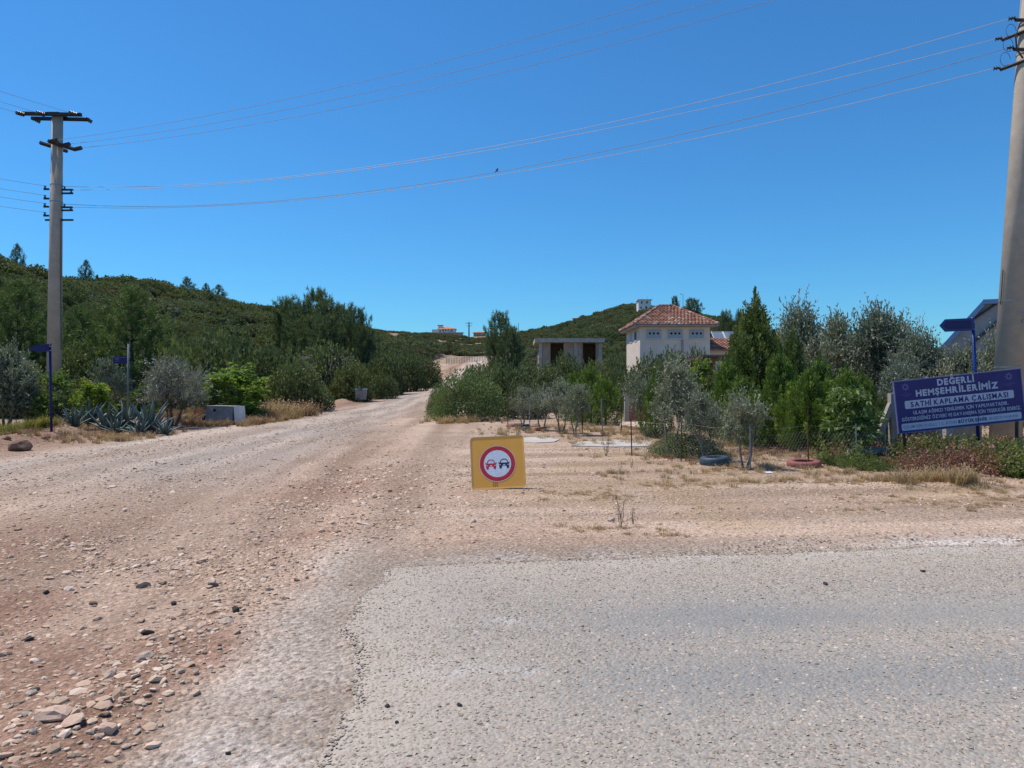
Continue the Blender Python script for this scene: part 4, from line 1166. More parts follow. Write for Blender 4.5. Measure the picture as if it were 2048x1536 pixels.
# agaves: each blade its own part
def blade_mesh(seed, L=1.0, w=.085, curve=.15):
    r = np.random.default_rng(seed); vs = []; fs = []
    n = 7
    for i in range(n):
        t = i / (n - 1.0)
        ww = w * (math.sin(PI * (.18 + .80 * t)) ** .8) * (1 - t) ** .25 if i < n - 1 else .002
        z = L * t; yb = curve * L * t * t
        vs += [(-ww, yb, z), (0, yb + ww * .55, z), (ww, yb, z), (0, yb + ww * .75 + .008, z)]
    for i in range(n - 1):
        a = i * 4; b = a + 4
        fs += [(a, a + 1, b + 1, b), (a + 1, a + 2, b + 2, b + 1), (a + 2, a + 3, b + 3, b + 2), (a + 3, a, b, b + 3)]
    me = bpy.data.meshes.new('leaf'); me.from_pydata(vs, [], fs); me.materials.append(M['agave']); me.update()
    me.polygons.foreach_set('use_smooth', np.ones(len(me.polygons), bool))
    return me
BL = [blade_mesh(1, curve=-.05), blade_mesh(2, curve=-.14), blade_mesh(3, curve=.08)]
AG = [(300, 22.8, 1.20, 'largest agave at the right end of the row beside the road'), (255, 23.6, 1.05, 'tall agave second from the right in the row'), (212, 23.0, .9, 'agave in the middle of the row'),
      (180, 23.6, .95, 'agave left of the middle of the row'), (150, 22.6, .75, 'small agave at the left end of the row'), (330, 22.2, .6, 'low agave sprawling at the right end toward the road'), (232, 22.2, .62, 'low agave in front of the middle one'), (278, 22.0, .66, 'low agave in front of the largest one')]
ra = np.random.default_rng(77)
for px, Y, sz, l_ in AG:
    X = gx(px, Y)
    e = empty('agave', (X, Y, hz(X, Y)), ra.uniform(0, 6))
    tag(e, l_, 'agave', 'agaves in a row by the road')
    n = 17
    for i in range(n):
        o = link('leaf', BL[i % 3], e)
        a = 2.39996 * i; tilt = R(12 + 58 * (i / n) ** 1.2 + ra.normal(0, 5))
        o.rotation_euler = Euler((tilt, 0, a), 'XYZ')
        o.location = (.05 * math.sin(a), -.05 * math.cos(a), .02)
        s_ = sz * ra.uniform(.8, 1.08) * (1 - .15 * i / n); o.scale = (s_ * 1.05, s_, s_)

# dry grass, brush and weeds (uncountable)
DG = [grass_mesh('dry_tuft', 1 + i, 'dry', 40, 1.0, .35, .016, .7, i % 2 == 0) for i in range(3)]
RG = [grass_mesh('red_dry_tuft', 11 + i, 'dryred', 46, 1.0, .4, .016, .6, True) for i in range(2)]
WD = [weed_mesh('green_weed', 21 + i, 'weed') for i in range(2)] + [weed_mesh('dry_weed', 31 + i, 'dryred', 60, .09) for i in range(2)]
YG = [grass_mesh('yellow_grass_tuft', 41, 'yellowgrass', 60, 1.0, .4, .018, .6)]
def tufts(name, label, n, region, hrange, srcs, dens=None, pick=None, squash=1.0):
    x = rng.uniform(region[0], region[1], n); y = rng.uniform(region[2], region[3], n)
    if dens is not None:
        k = rng.random(n) < dens(x, y); x, y = x[k], y[k]
    h = rng.uniform(*hrange, len(x))
    pts = np.stack([x, y, height(x, y)], 1); rot = np.stack([0 * x, 0 * x, rng.uniform(0, 6.28, len(x))], 1)
    return scatter(name, pts, rot, np.stack([h * squash, h * squash, h], 1), srcs, label, None if pick is None else pick(x, y))
tufts('dry_grass_litter', 'short straw coloured dry grass along the wire fence', 2600, (1.5, 13, 10.6, 20), (.04, .14), DG,
      lambda x, y: np.clip(sstep(.40, .62, fbm(x * .9, y * .9, 141)) * sstep(10.8, 12.6, y + .1 * x) , 0, 1), None, 1.6)
tufts('dry_grass_patches', 'thin flattened dry grass on the tan dirt', 1500, (.4, 9, 7.4, 11.5), (.02, .06), DG, lambda x, y: sstep(.52, .66, fbm(x * .8, y * 1.3, 142)) * (y > road_edge_y(x) + .5), None, 2.6)
tufts('dry_grass_skirt', 'dry grass at the foot of the big mastic bush', 420, (-5.2, .5, 28.4, 31.0), (.15, .45), DG, lambda x, y: np.exp(-((x + 2.0) / 1.3) ** 2) * sstep(.35, .6, fbm(x * 1.2, y * 1.2, 161)))
tufts('dry_grass_row', 'dry grass around the row of small olives and tyres', 1300, (-1.5, 6.0, 19.8, 28), (.06, .26), DG, lambda x, y: np.exp(-((x - 2.2) / 2.4) ** 2 - ((y - 24) / 2.6) ** 2) * sstep(.3, .55, fbm(x * .9, y * .9, 163)))
tufts('tall_dry_grass', 'tall reddish dry grass left of the road below the dumpster', 420, (-12.6, -9.7, 31.5, 37.5), (.35, .95), RG + DG, lambda x, y: np.exp(-((x + 11.4) / 1.0) ** 2 - ((y - 34) / 2.6) ** 2))
tufts('verge_dry_grass', 'low dry grass around the metal container on the left verge', 520, (-13.5, -9.8, 26.5, 33), (.12, .4), RG + DG)
tufts('yellow_grass', 'yellow green grass patch at the foot of the arrow sign', 150, (-15.9, -14.1, 20.6, 22.4), (.25, .5), YG)
tufts('bank_weeds', 'dry brushwood and weeds on the soil bank before the agaves', 420, (-17, -10.6, 19.0, 23.5), (.08, .26), DG + RG[:1])
tufts('sign_weeds', 'green and rust red weeds under the printed board', 900, (5.8, 11.8, 11.0, 16.2), (.35, 1.0), WD,
      lambda x, y: np.clip(np.exp(-((x - 9.9) / 1.7) ** 2 - ((y - 13.6) / 1.6) ** 2) * 1.0, 0, 1), lambda x, y: np.where(fbm(x * 1.1, y * 1.1, 151) > .50, rng.integers(2, 4, len(x)), rng.integers(0, 2, len(x))))
tufts('sign_dry_grass', 'pale dry grass tuft left below the printed board', 60, (6.0, 7.4, 11.0, 11.9), (.15, .36), DG)
tufts('garden_litter', 'brown dry weeds and litter under the garden trees', 700, (3.0, 12, 14.5, 24), (.06, .22), RG + DG[:1], lambda x, y: sstep(.38, .55, fbm(x * .9, y * .9, 181)), None, 1.4)
tufts('fence_weeds', 'green weeds under the wire fence near the log', 170, (6.3, 8.6, 13.0, 14.8), (.12, .4), WD[:2])

def dead_weed(label, px, py, hpx, seed):
    Y = CAMZ * F / (py - 768); X = gx(px, Y); h = hpx / F * Y; r = np.random.default_rng(seed); tb = MB()
    for i in range(5):
        a = r.uniform(0, 6.28); tp = np.array([.18 * math.cos(a), .18 * math.sin(a), 1]) * r.uniform(.6, 1)
        path = branch_path((0, 0, -.05), tuple(tp), r, .05)
        tb.tube(path, np.linspace(.010, .004, 5), 4)
        for q in range(5):
            s0 = np.array(path[1 + q % 4]); s1 = s0 + r.normal(0, .11, 3) + [0, 0, .10]
            tb.tube([tuple(s0), tuple(s1)], [.005, .002], 3)
            tb.tube([tuple(s1), tuple(s1 + r.normal(0, .02, 3) + [0, 0, .04])], [.012, .004], 4)
    o = tb.build('dead_weed', 'dead'); o.location = (X, Y, hz(X, Y)); o.scale = (h, h, h)
    return tag(o, label, 'weed')
dead_weed('dead brown weed standing on the dirt right of the yellow sign', 1243, 1056, 66, 1)
dead_weed('smaller dead weed right beside the tall dead one', 1266, 1050, 42, 2)
dead_weed('thin dead stalk before the fence, nearest the yellow sign', 1240, 948, 28, 3)
dead_weed('thin dead stalk second from the yellow sign', 1262, 938, 22, 4)
dead_weed('seeding dry stalk clump in front of the concrete path', 1212, 912, 44, 5)

# ------------------------------------------------------------------ lettering
_glyphs = {}
def glyph(ch, bold):
    key = (ch, round(bold, 4))
    if key not in _glyphs:
        c = bpy.data.curves.new('g', 'FONT'); c.body = ch; c.offset = bold; c.resolution_u = 3
        o = bpy.data.objects.new('g', c); COL.objects.link(o)
        dg = bpy.context.evaluated_depsgraph_get()
        me = bpy.data.meshes.new_from_object(o.evaluated_get(dg))
        v = [(p.co.x, p.co.y) for p in me.vertices]; f = [tuple(p.vertices) for p in me.polygons]
        bpy.data.objects.remove(o); bpy.data.curves.remove(c); bpy.data.meshes.remove(me)
        _glyphs[key] = (v, f)
    return _glyphs[key]

def arc_strip(cx, cy, r0, r1, a0, a1, n=10):
    v = []; f = []
    for i in range(n + 1):
        a = a0 + (a1 - a0) * i / n
        v += [(cx + r0 * math.cos(a), cy + r0 * math.sin(a)), (cx + r1 * math.cos(a), cy + r1 * math.sin(a))]
    for i in range(n):
        f.append((2 * i, 2 * i + 1, 2 * i + 3, 2 * i + 2))
    return v, f

BASE = {'Ğ': 'G', 'İ': 'I', 'Ş': 'S', 'Ç': 'C', 'Ö': 'O', 'Ü': 'U'}
def text_shape(s, bold=.0, gap=.11, space=.30):
    """letters as flat polygons, cap height .68; Turkish marks are added to the plain capitals"""
    V = []; Fc = []; x = 0
    def push(v, f, dx):
        b = len(V); V.extend((p[0] + dx, p[1]) for p in v); Fc.extend(tuple(i + b for i in q) for q in f)
    for ch in s:
        if ch == ' ':
            x += space; continue
        v, f = glyph(BASE.get(ch, ch), bold)
        x0 = min(p[0] for p in v); x1 = max(p[0] for p in v); w = x1 - x0; cx = x + w / 2
        push(v, f, x - x0)
        st = .05 + bold
        if ch == 'İ':
            push([(cx - st, .76), (cx + st, .76), (cx + st, .86 + bold), (cx - st, .86 + bold)], [(0, 1, 2, 3)], 0)
        elif ch in 'ÖÜ':
            for q in (-.13, .13):
                push([(cx + q - st, .76), (cx + q + st, .76), (cx + q + st, .86 + bold), (cx + q - st, .86 + bold)], [(0, 1, 2, 3)], 0)
        elif ch == 'Ğ':
            push(*arc_strip(cx, .90, .10 - bold * .5, .16 + bold * .5, PI, 2 * PI), 0)
        elif ch in 'ŞÇ':
            push([(cx - .04, -.06), (cx + .05, -.06), (cx + .10, -.2), (cx - .06, -.22), (cx - .06, -.16), (cx + .0, -.14)], [(0, 1, 2, 3, 4, 5)], 0)
        x += w + gap
    return V, Fc, x - gap

def lettering(s, cx, cz, width, cap, y, mat, parent, bold=.03, gap=.11, name='lettering'):
    v, f, w = text_shape(s, bold, gap)
    sx = width / w; sz = cap / .68
    return mesh_obj(name, [((p[0] - w / 2) * sx + cx, y, p[1] * sz - cap / 2 + cz) for p in v], f, mat, parent)

def rrect(w, h, r, n=5):
    out = []
    for (cx, cz, a0) in ((w / 2 - r, h / 2 - r, 0), (-w / 2 + r, h / 2 - r, 90), (-w / 2 + r, -h / 2 + r, 180), (w / 2 - r, -h / 2 + r, 270)):
        for i in range(n + 1):
            a = R(a0 + 90 * i / n); out.append((cx + r * math.cos(a), cz + r * math.sin(a)))
    return out

def disc(r, n=40, cx=0, cz=0):
    return [(cx + r * math.cos(2 * PI * i / n), cz + r * math.sin(2 * PI * i / n)) for i in range(n)]

# ------------------------------------------------------------------ yellow no-overtaking sign
Ys = 10.65
sg = empty('road_work_sign', (gx(998.5, Ys), Ys, hz(gx(998.5, Ys), Ys) + .0))
tag(sg, 'yellow square no-overtaking sign with red ring propped on the dirt', 'road sign')
piv = Matrix.Rotation(R(-17), 4, 'X') @ Matrix.Rotation(R(-3.1), 4, 'Y')
sg.rotation_euler = piv.to_euler()
SW, SH = .815, .80
cz = SH / 2 + .01
mb = MB(); mb.prism([(x, z + cz) for x, z in rrect(SW, SH, .05)], -.004, .004); mb.build('plate', 'yellow', sg)
mb = MB(); o_ = rrect(SW + .006, SH + .006, .053); i_ = rrect(SW - .045, SH - .045, .035); n = len(o_)
for (ya, yb) in ((-.0095, -.0045),):
    vs = [(x, ya, z + cz) for x, z in o_] + [(x, ya + .004, z + cz) for x, z in i_] + [(x, .012, z + cz) for x, z in o_] + [(x, yb, z + cz) for x, z in i_]
    fs = []
    for i in range(n):
        j = (i + 1) % n
        fs += [(i, j, n + j, n + i), (2 * n + i, 2 * n + j, j, i), (n + i, n + j, 3 * n + j, 3 * n + i)]
    mb.add(vs, fs)
mb.build('rim', 'yellow_rim', sg)
def ring(name, r0, r1, y, mat, ccx, ccz, parent, th=.0012):
    mb = MB(); n = 48
    vs = []; fs = []
    for i in range(n):
        a = 2 * PI * i / n
        vs += [(ccx + r0 * math.cos(a), y, ccz + r0 * math.sin(a)), (ccx + r1 * math.cos(a), y, ccz + r1 * math.sin(a))]
    for i in range(n):
        j = (i + 1) % n
        fs.append((2 * i, 2 * j, 2 * j + 1, 2 * i + 1))
    mb.add(vs, fs); return mb.build(name, mat, parent)
ccx, ccz = -.008, cz - .02
ring('edge_line', .268, .277, -.0062, 'sign_pink', ccx, ccz, sg)
ring('red_ring', .207, .268, -.0060, 'sign_red', ccx, ccz, sg)
mb = MB(); mb.add([(ccx + x, -.0058, ccz + z) for x, z in disc(.2075, 48)], [tuple(range(48))]); mb.build('white_disc', 'sign_white', sg)
def car_symbol(cx, cz_, mat):
    mb = MB(); y = -.0068; s = .0205
    def poly(p):
        mb.add([(cx + a * s, y, cz_ + b * s) for a, b in p], [tuple(range(len(p)))])
    # body with bumper, wheels, mirror tips; roof arch as strips so that the windscreen stays clear
    poly([(-3.7, -1.6), (-1.6, -1.6), (-1.6, -.9), (1.6, -.9), (1.6, -1.6), (3.7, -1.6), (3.7, .5), (3.2, 1.4), (-3.2, 1.4), (-3.7, .5)][::-1])
    poly([(-3.5, -2.9), (-1.9, -2.9), (-1.9, -1.55), (-3.5, -1.55)]); poly([(1.9, -2.9), (3.5, -2.9), (3.5, -1.55), (1.9, -1.55)])
    poly([(-4.4, 1.2), (-3.3, .9), (-3.1, 1.5), (-4.1, 1.9)]); poly([(4.4, 1.2), (3.3, .9), (3.1, 1.5), (4.1, 1.9)])
    out = [(-3.2, 1.4), (-2.5, 3.3), (-1.6, 4.1), (0, 4.35), (1.6, 4.1), (2.5, 3.3), (3.2, 1.4)]
    inn = [(-2.5, 1.4), (-2.0, 2.9), (-1.3, 3.5), (0, 3.7), (1.3, 3.5), (2.0, 2.9), (2.5, 1.4)]
    for i in range(6):
        poly([out[i], out[i + 1], inn[i + 1], inn[i]])
    o = mb.build('car_symbol', mat, sg)
    mb2 = MB()
    for q in ((-3.4, -.35, 1.0, .45), (2.4, -.35, 1.0, .45), (-.75, -.5, 1.5, .6)):
        mb2.add([(cx + q[0] * s, y - .0006, cz_ + q[1] * s), (cx + (q[0] + q[2]) * s, y - .0006, cz_ + q[1] * s), (cx + (q[0] + q[2]) * s, y - .0006, cz_ + (q[1] + q[3]) * s), (cx + q[0] * s, y - .0006, cz_ + (q[1] + q[3]) * s)], [(0, 1, 2, 3)])
    mb2.build('headlight', 'sign_white', o)
car_symbol(ccx - .098, ccz - .022, 'sign_red')
car_symbol(ccx + .100, ccz - .018, 'sign_black')
mb = MB()
for x in (-.075, -.045, -.02):
    mb.box((ccx + x, -.0052, .075), (.016, .001, .075))
mb.build('scrape_mark', 'scrape', sg)
mb = MB()
mb.tube([(-.3, .02, .72), (-.3, .10, .02)], .012, 6); mb.tube([(.3, .02, .72), (.3, .10, .02)], .012, 6)
mb.tube([(-.3, .06, .35), (.3, .06, .35)], .012, 6)
mb.build('rear_support', 'galv', sg)

# ------------------------------------------------------------------ printed municipal board
Yb = 14.5
bd = empty('notice_board', (gx(1918, Yb), Yb, hz(gx(1918, Yb), Yb)))
tag(bd, 'tilted violet blue printed roadwork board with white Turkish lettering', 'notice board')
BWd, BHt = 2.60, 1.06
bcz = pz(802, Yb) - bd.location.z
pl = MB(); pl.box((0, 0, 0), (BWd, .03, BHt)); pn = pl.build('panel', 'board', bd)
pn.location = (0, 0, bcz); pn.rotation_euler = (0, R(-6.0), 0)
fr = MB()
for a in ((0, 0, BHt / 2, BWd + .02, .018), (0, 0, -BHt / 2, BWd + .02, .012)):
    fr.box((a[0], -.004, a[2]), (a[3], .044, a[4]))
fr.box((-BWd / 2, -.004, 0), (.016, .043, BHt - .016)); fr.box((BWd / 2, -.004, 0), (.016, .043, BHt - .016))
fr.build('frame', 'letter_pale', pn)
def BU(u): return (u - .5) * BWd
def BV(v): return (.5 - v) * BHt
yf = -.0168
lettering('DEĞERLİ', BU(.485), BV(.10), BWd * .29, BHt * .112, yf, 'letter', pn, .045)
lettering('HEMŞEHRİLERİMİZ', BU(.49), BV(.268), BWd * .65, BHt * .112, yf, 'letter', pn, .045)
for v_, w_, h_ in ((.47, .86, .155), (.893, .945, .135)):
    mb = MB(); q = rrect(BWd * w_, BHt * h_, .03); mb.add([(BU(.5) + x, yf, BV(v_) + z) for x, z in q], [tuple(range(len(q)))]); mb.build('white_band', 'letter', pn)
lettering('SATHİ KAPLAMA ÇALIŞMASI', BU(.50), BV(.472), BWd * .77, BHt * .095, yf - .0012, 'letter_dark', pn, .035)
lettering('ULAŞIM AĞIMIZI YENİLEMEK İÇİN YAPILMAKTADIR.', BU(.505), BV(.632), BWd * .75, BHt * .062, yf, 'letter', pn, .025)
lettering('GÖSTERDİĞİNİZ ÖZVERİ VE DAYANIŞMA İÇİN TEŞEKKÜR EDERİZ.', BU(.505), BV(.745), BWd * .94, BHt * .062, yf, 'letter', pn, .025)
lettering('ÖZLEM ÇERÇİOĞLU | T.C. AYDIN', BU(.25), BV(.893), BWd * .42, BHt * .052, yf - .0012, 'letter_pale', pn, .012)
lettering('BÜYÜKŞEHİR', BU(.588), BV(.893), BWd * .23, BHt * .056, yf - .0012, 'letter_dark', pn, .05)
lettering('BELEDİYE BAŞKANI', BU(.83), BV(.893), BWd * .225, BHt * .048, yf - .0012, 'letter_pale', pn, .012)
for u_, v_ in ((.088, .125), (.905, .125)):
    mb = MB()
    for k in range(8):
        a = 2 * PI * k / 8
        mb.add([(BU(u_) + .046 * math.cos(a) + x, yf, BV(v_) + .046 * math.sin(a) + z) for x, z in disc(.0165, 14)], [tuple(range(14))])
        mb.add([(BU(u_) + .074 * math.cos(a) + x, yf, BV(v_) + .074 * math.sin(a) + z) for x, z in disc(.0085, 10)], [tuple(range(10))])
    mb.build('emblem', 'letter_pale', pn)
    lettering('AYDIN', BU(u_), BV(v_ + .112), .07, .014, yf, 'letter_pale', pn, .0)
    lettering('BÜYÜKŞEHİR', BU(u_), BV(v_ + .145), .22, .020, yf, 'letter_pale', pn, .0)
    lettering('BELEDİYESİ', BU(u_), BV(v_ + .175), .12, .012, yf, 'letter_pale', pn, .0)
mb = MB()
for (a, b) in ((((.68, .12), (.69, .17))), ((.66, .30), (.655, .40)), ((.67, .47), (.655, .56)), ((.635, .80), (.63, .99))):
    mb.tube([(BU(a[0]), yf - .001, BV(a[1])), (BU(b[0]), yf - .001, BV(b[1]))], .006, 4)
mb.build('crack', 'letter_dark', pn)
for x0, x1 in ((-1.16, -1.06), (1.22, 1.2)):
    mb = MB(); mb.tube([(x0, .04, bcz + .4), (x1, .04, -.25)], .032, 6); mb.build('post', 'black_metal', bd)

# ------------------------------------------------------------------ blue direction signs
def arrow_sign(label, px0, px1, pyt, pyb, Y, xb, yb, paint='blue_paint', tip=.28):
    """arrow plate to the left of a post; post foot at photo pixel (xb, yb)"""
    X1 = gx(px1, Y); X0 = gx(px0, Y); zt = pz(pyt, Y); zb = pz(pyb, Y)
    fx, fy = gx(xb, Y), Y; z0 = hz(fx, fy)
    e = empty('direction_sign', (fx, fy, z0)); tag(e, label, 'sign')
    H = zt - zb; L = X1 - X0
    mb = MB(); mb.prism([(X0 - fx, (zt + zb) / 2 - z0), (X0 - fx + tip * H * 1.6, zb - z0), (X1 - fx, zb - z0 + .03), (X1 - fx, zt - z0 + .03), (X0 - fx + tip * H * 1.6, zt - z0)][::-1], -.055, -.040)
    mb.build('arrow_plate', paint, e)
    mb = MB(); w = L / 2
    mb.prism([(X0 - fx + .12 * L, (zt + zb) / 2 - z0), (X0 - fx + .22 * L, zb - z0 + .05), (X1 - fx - .06, zb - z0 + .07), (X1 - fx - .06, zt - z0 - .02), (X0 - fx + .22 * L, zt - z0 - .04)][::-1], -.0575, -.0555)
    mb.build('faded_panel', 'navy', e)
    mb = MB(); mb.tube([(X1 - fx, 0, zt - z0 + .05), ((X1 - fx) * .5, 0, (zt - z0) * .5), (0, 0, -.1)], .036, 10); mb.build('post', paint, e, True)
    mb = MB()
    for zz in (zt - z0 - .04, zb - z0 + .06):
        mb.box((X1 - fx - .01, -.02, zz), (.10, .045, .025))
    mb.build('clamp', 'galv', e)
    return e
arrow_sign('blue arrow sign on leaning blue post behind the printed board', 1876, 1945, 639, 664, 15.0, 1959, 912)
arrow_sign('blue arrow sign on thin post in front of the left power pole', 58, 100, 690, 705, 20.8, 103, 880, 'navy', tip=.8)
Yn = 25.5; Xn = gx(257, Yn)
e = empty('plate_sign', (Xn, Yn, hz(Xn, Yn))); tag(e, 'dark blue street plate on a grey post above the left shrubs', 'sign')
z0 = e.location.z
mb = MB(); mb.tube([(0, 0, pz(688, Yn) - z0), (-.03, 0, -.1)], .035, 8); mb.build('post', 'post_grey', e, True)
mb = MB(); x0, x1 = gx(228, Yn) - Xn, -.02; zt, zb = pz(713, Yn) - z0, pz(727, Yn) - z0
mb.box(((x0 + x1) / 2, -.05, (zt + zb) / 2), (x1 - x0, .012, zt - zb)); pnl = mb.build('plate', 'navy', e)
mb = MB(); mb.box(((x0 + x1) / 2, -.0575, zt - .035), ((x1 - x0) * .96, .002, .014)); mb.box((x0 + .14, -.0575, zt - .09), (.14, .002, .03)); mb.box((x0 + .14, -.0575, zt - .165), (.16, .002, .014)); mb.build('lettering', 'letter_pale', pnl)

# ------------------------------------------------------------------ power poles and lines
def insulator(mb, p, d, n=4, r=.055, L=.22, mi=0):
    p = Vector(p); d = Vector(d).normalized()
    pts = []; rad = []
    for i in range(n):
        t0 = L * i / n
        pts += [p + d * t0, p + d * (t0 + L / n * .45), p + d * (t0 + L / n * .5)]; rad += [r * .45, r, r * .45]
    mb.tube(pts, rad, 9, mi)
    return p + d * L

LP = Vector((gx(107, 30), 30, hz(gx(107, 30), 30)))
lp = empty('power_pole', LP); tag(lp, 'grey concrete power pole with black crossarm among the left shrubs', 'power pole')
ltop = Vector((gx(115, 30) - LP.x, 0, pz(232, 30) - LP.z))
mb = MB(); mb.tube([(0, 0, -.3), tuple(ltop * .5), tuple(ltop)], [.30, .25, .205], 20); mb.build('shaft', 'concrete_pole', lp, True)
def on_l(z): return ltop * ((z - LP.z) / ltop.z)
zt = pz(236, 30)
mb = MB()
mb.box(tuple(on_l(zt) + Vector((-.05, -.27, .06))), (2.45, .12, .13), (0, R(1.2), 0)); mb.box(tuple(on_l(zt) + Vector((-.05, .27, .06))), (2.45, .12, .13), (0, R(1.2), 0))
mb.box(tuple(on_l(zt) + Vector((0, 0, .12))), (.5, .6, .06))
mb.build('top_crossarm', 'black_metal', lp)
la = []
toL = Vector((-5, -19, 1)).normalized()
for x in (-1.2, -.35, 1.0):
    mb = MB(); pA = on_l(zt) + Vector((x, -.3, .02)); pE = insulator(mb, pA, (toL.x, toL.y, -.1), 5, .09, .38); mb.build('insulator', 'insulator', lp, True); mb = MB(); insulator(mb, on_l(zt) + Vector((x + .1, .1, .02)), (.5, .1, -.25), 4, .09, .32)
    mb.build('insulator', 'insulator', lp, True); la.append(LP + pE)
zs = pz(292, 30); ad = Vector((.39, .92, 0))
mb = MB()
for off in (-.26, .26):
    c = on_l(zs) + Vector((.92, -.39, 0)) * off
    mb.tube([c - ad * .55, c + ad * .62], .085, 4)
mb.build('side_crossarm', 'black_metal', lp)
lm = []
tr = Vector((.92, -.39, .03))
for s_ in (-.45, .08, .6):
    mb = MB(); pE = insulator(mb, on_l(zs) + ad * s_ + tr * .28, tr, 5, .09, .40); mb.build('insulator', 'insulator', lp, True); lm.append(LP + pE)
ll = []; l2 = []
for i, yp in enumerate((373, 380, 408, 414)):
    z = pz(yp, 30)
    c = on_l(z)
    mb = MB(); mb.box(tuple(c + Vector((.42, 0, -.14))), (.55, .06, .07)); mb.box(tuple(c + Vector((-.36, -.1, -.14 - .25 * (i % 2)))), (.22, .06, .07))
    mb.build('bracket', 'black_metal', lp)
    mb = MB(); off = .34 + .28 * (i % 2)
    insulator(mb, c + Vector((off, -.0, -.12)), (0, 0, 1), 2, .06, .16); mb.build('insulator', 'insulator', lp, True); mb = MB(); insulator(mb, c + Vector((-.42, -.1, -.12 - .25 * (i % 2))), (0, 0, 1), 2, .06, .16)
    mb.build('insulator', 'insulator', lp, True)
    ll.append(LP + c + Vector((off, 0, 0))); l2.append(LP + c + Vector((-.42, -.1, -.25 * (i % 2))))
for yp in (440,):
    c = on_l(pz(yp, 30)); mb = MB(); mb.box(tuple(c + Vector((.42, 0, 0))), (.6, .06, .07)); mb.box(tuple(c + Vector((-.36, 0, 0))), (.2, .06, .07)); mb.build('bracket', 'black_metal', lp)
mb = MB(); mb.tube([on_l(pz(438, 30)) + Vector((.27, -.1, 0)), on_l(pz(560, 30)) + Vector((.275, -.05, 0)), on_l(pz(700, 30)) + Vector((.285, 0, 0))], .015, 5); mb.build('down_cable', 'black_metal', lp)
for yp in (371, 404):
    c = on_l(pz(yp, 30)); mb = MB(); mb.tube([c - Vector((0, 0, .02)), c + Vector((0, 0, .02))], .243, 20); mb.build('strap', 'galv', lp)

YR = 17.0
RPb = Vector((gx(2008, YR), YR, hz(gx(2008, YR), YR)))
rp = empty('power_pole', RPb); tag(rp, 'thick concrete power pole at the right edge behind the printed board', 'power pole')
rtop = Vector((.79, 0, 13.6))
mb = MB(); mb.tube([(0, 0, -.3), tuple(rtop * .5), tuple(rtop)], [.345, .25, .15], 24); mb.build('shaft', 'concrete_pole', rp, True)
def on_r(z): return rtop * ((z - RPb.z) / rtop.z)
rl = []
awayL = Vector((-.92, .38, -.02))
for i, yp in enumerate((50, 66, 108, 126)):
    z = pz(yp, YR); c = on_r(z)
    mb = MB(); o_ = .0 if i % 2 else .06
    a = c + Vector((-.10, -.22, 0)); b = c + Vector((-.46, -.10 + (.35 if i % 2 else -.1), -.05 if i % 2 else 0.02))
    mb.tube([a, b], .045, 4); mb.tube([c + Vector((.1, -.24, 0)), a], .04, 4)
    mb.build('bracket', 'black_metal', rp)
    mb = MB(); pE = insulator(mb, b + Vector((0, 0, .05)), awayL, 3, .055, .16); mb.build('insulator', 'insulator', rp, True)
    rl.append(RPb + pE)
    mb = MB(); mb.tube([c - Vector((0, 0, .025)), c + Vector((0, 0, .025))], .225, 20); mb.build('strap', 'concrete_grey', rp)
mb = MB()
loop = [on_r(pz(38, YR)) + Vector((-.15, -.25, 0)), on_r(pz(60, YR)) + Vector((-.42, -.3, 0)), on_r(pz(85, YR)) + Vector((-.5, -.3, 0)), on_r(pz(110, YR)) + Vector((-.46, -.3, 0)), on_r(pz(128, YR)) + Vector((-.3, -.3, 0))]
mb.tube(loop, .018, 6)
for k in range(3):
    c = on_r(pz(70 + 28 * k, YR)) + Vector((-.55 - .05 * k, -.2, 0))
    mb.tube([c + Vector((.12 * math.cos(t), 0, .16 * math.sin(t))) for t in np.linspace(0, 5.4, 12)], .006, 4)
mb.build('jumper_cable', 'black_metal', rp)
mb = MB()
for yp in (603, 735, 742):
    c = on_r(pz(yp, YR)); t_ = (c.z / rtop.z); r0 = .345 + (.15 - .345) * t_ + .004
    mb.tube([c - Vector((0, 0, .008)), c + Vector((0, 0, .008))], r0, 20)
mb.build('wire_band', 'galv', rp)
mb = MB()
c0, c1 = on_r(pz(540, YR)) + Vector((-.31, -.05, 0)), on_r(pz(610, YR)) + Vector((-.32, -.05, 0))
mb.tube([c0, c1], .010, 5); mb.build('down_cable', 'black_metal', rp)
mb = MB(); c = on_r(pz(630, YR)); mb.box(tuple(c + Vector((.06, -.318, 0))), (.26, .004, .05)); mb.box(tuple(c + Vector((.10, -.318, -.18))), (.16, .004, .09)); mb.build('stencil_mark', 'concrete_grey', rp)
mb = MB()
rm = []
c = on_r(12.9)
mb.box(tuple(c + Vector((0, -.25, 0))), (.16, 2.4, .12), (0, 0, R(22))); mb.build('top_crossarm', 'black_metal', rp)
for s_ in (-1.0, 0, 1.0):
    rm.append(RPb + c + Vector((-.35 * s_ * .4 - .3, s_, .1)))

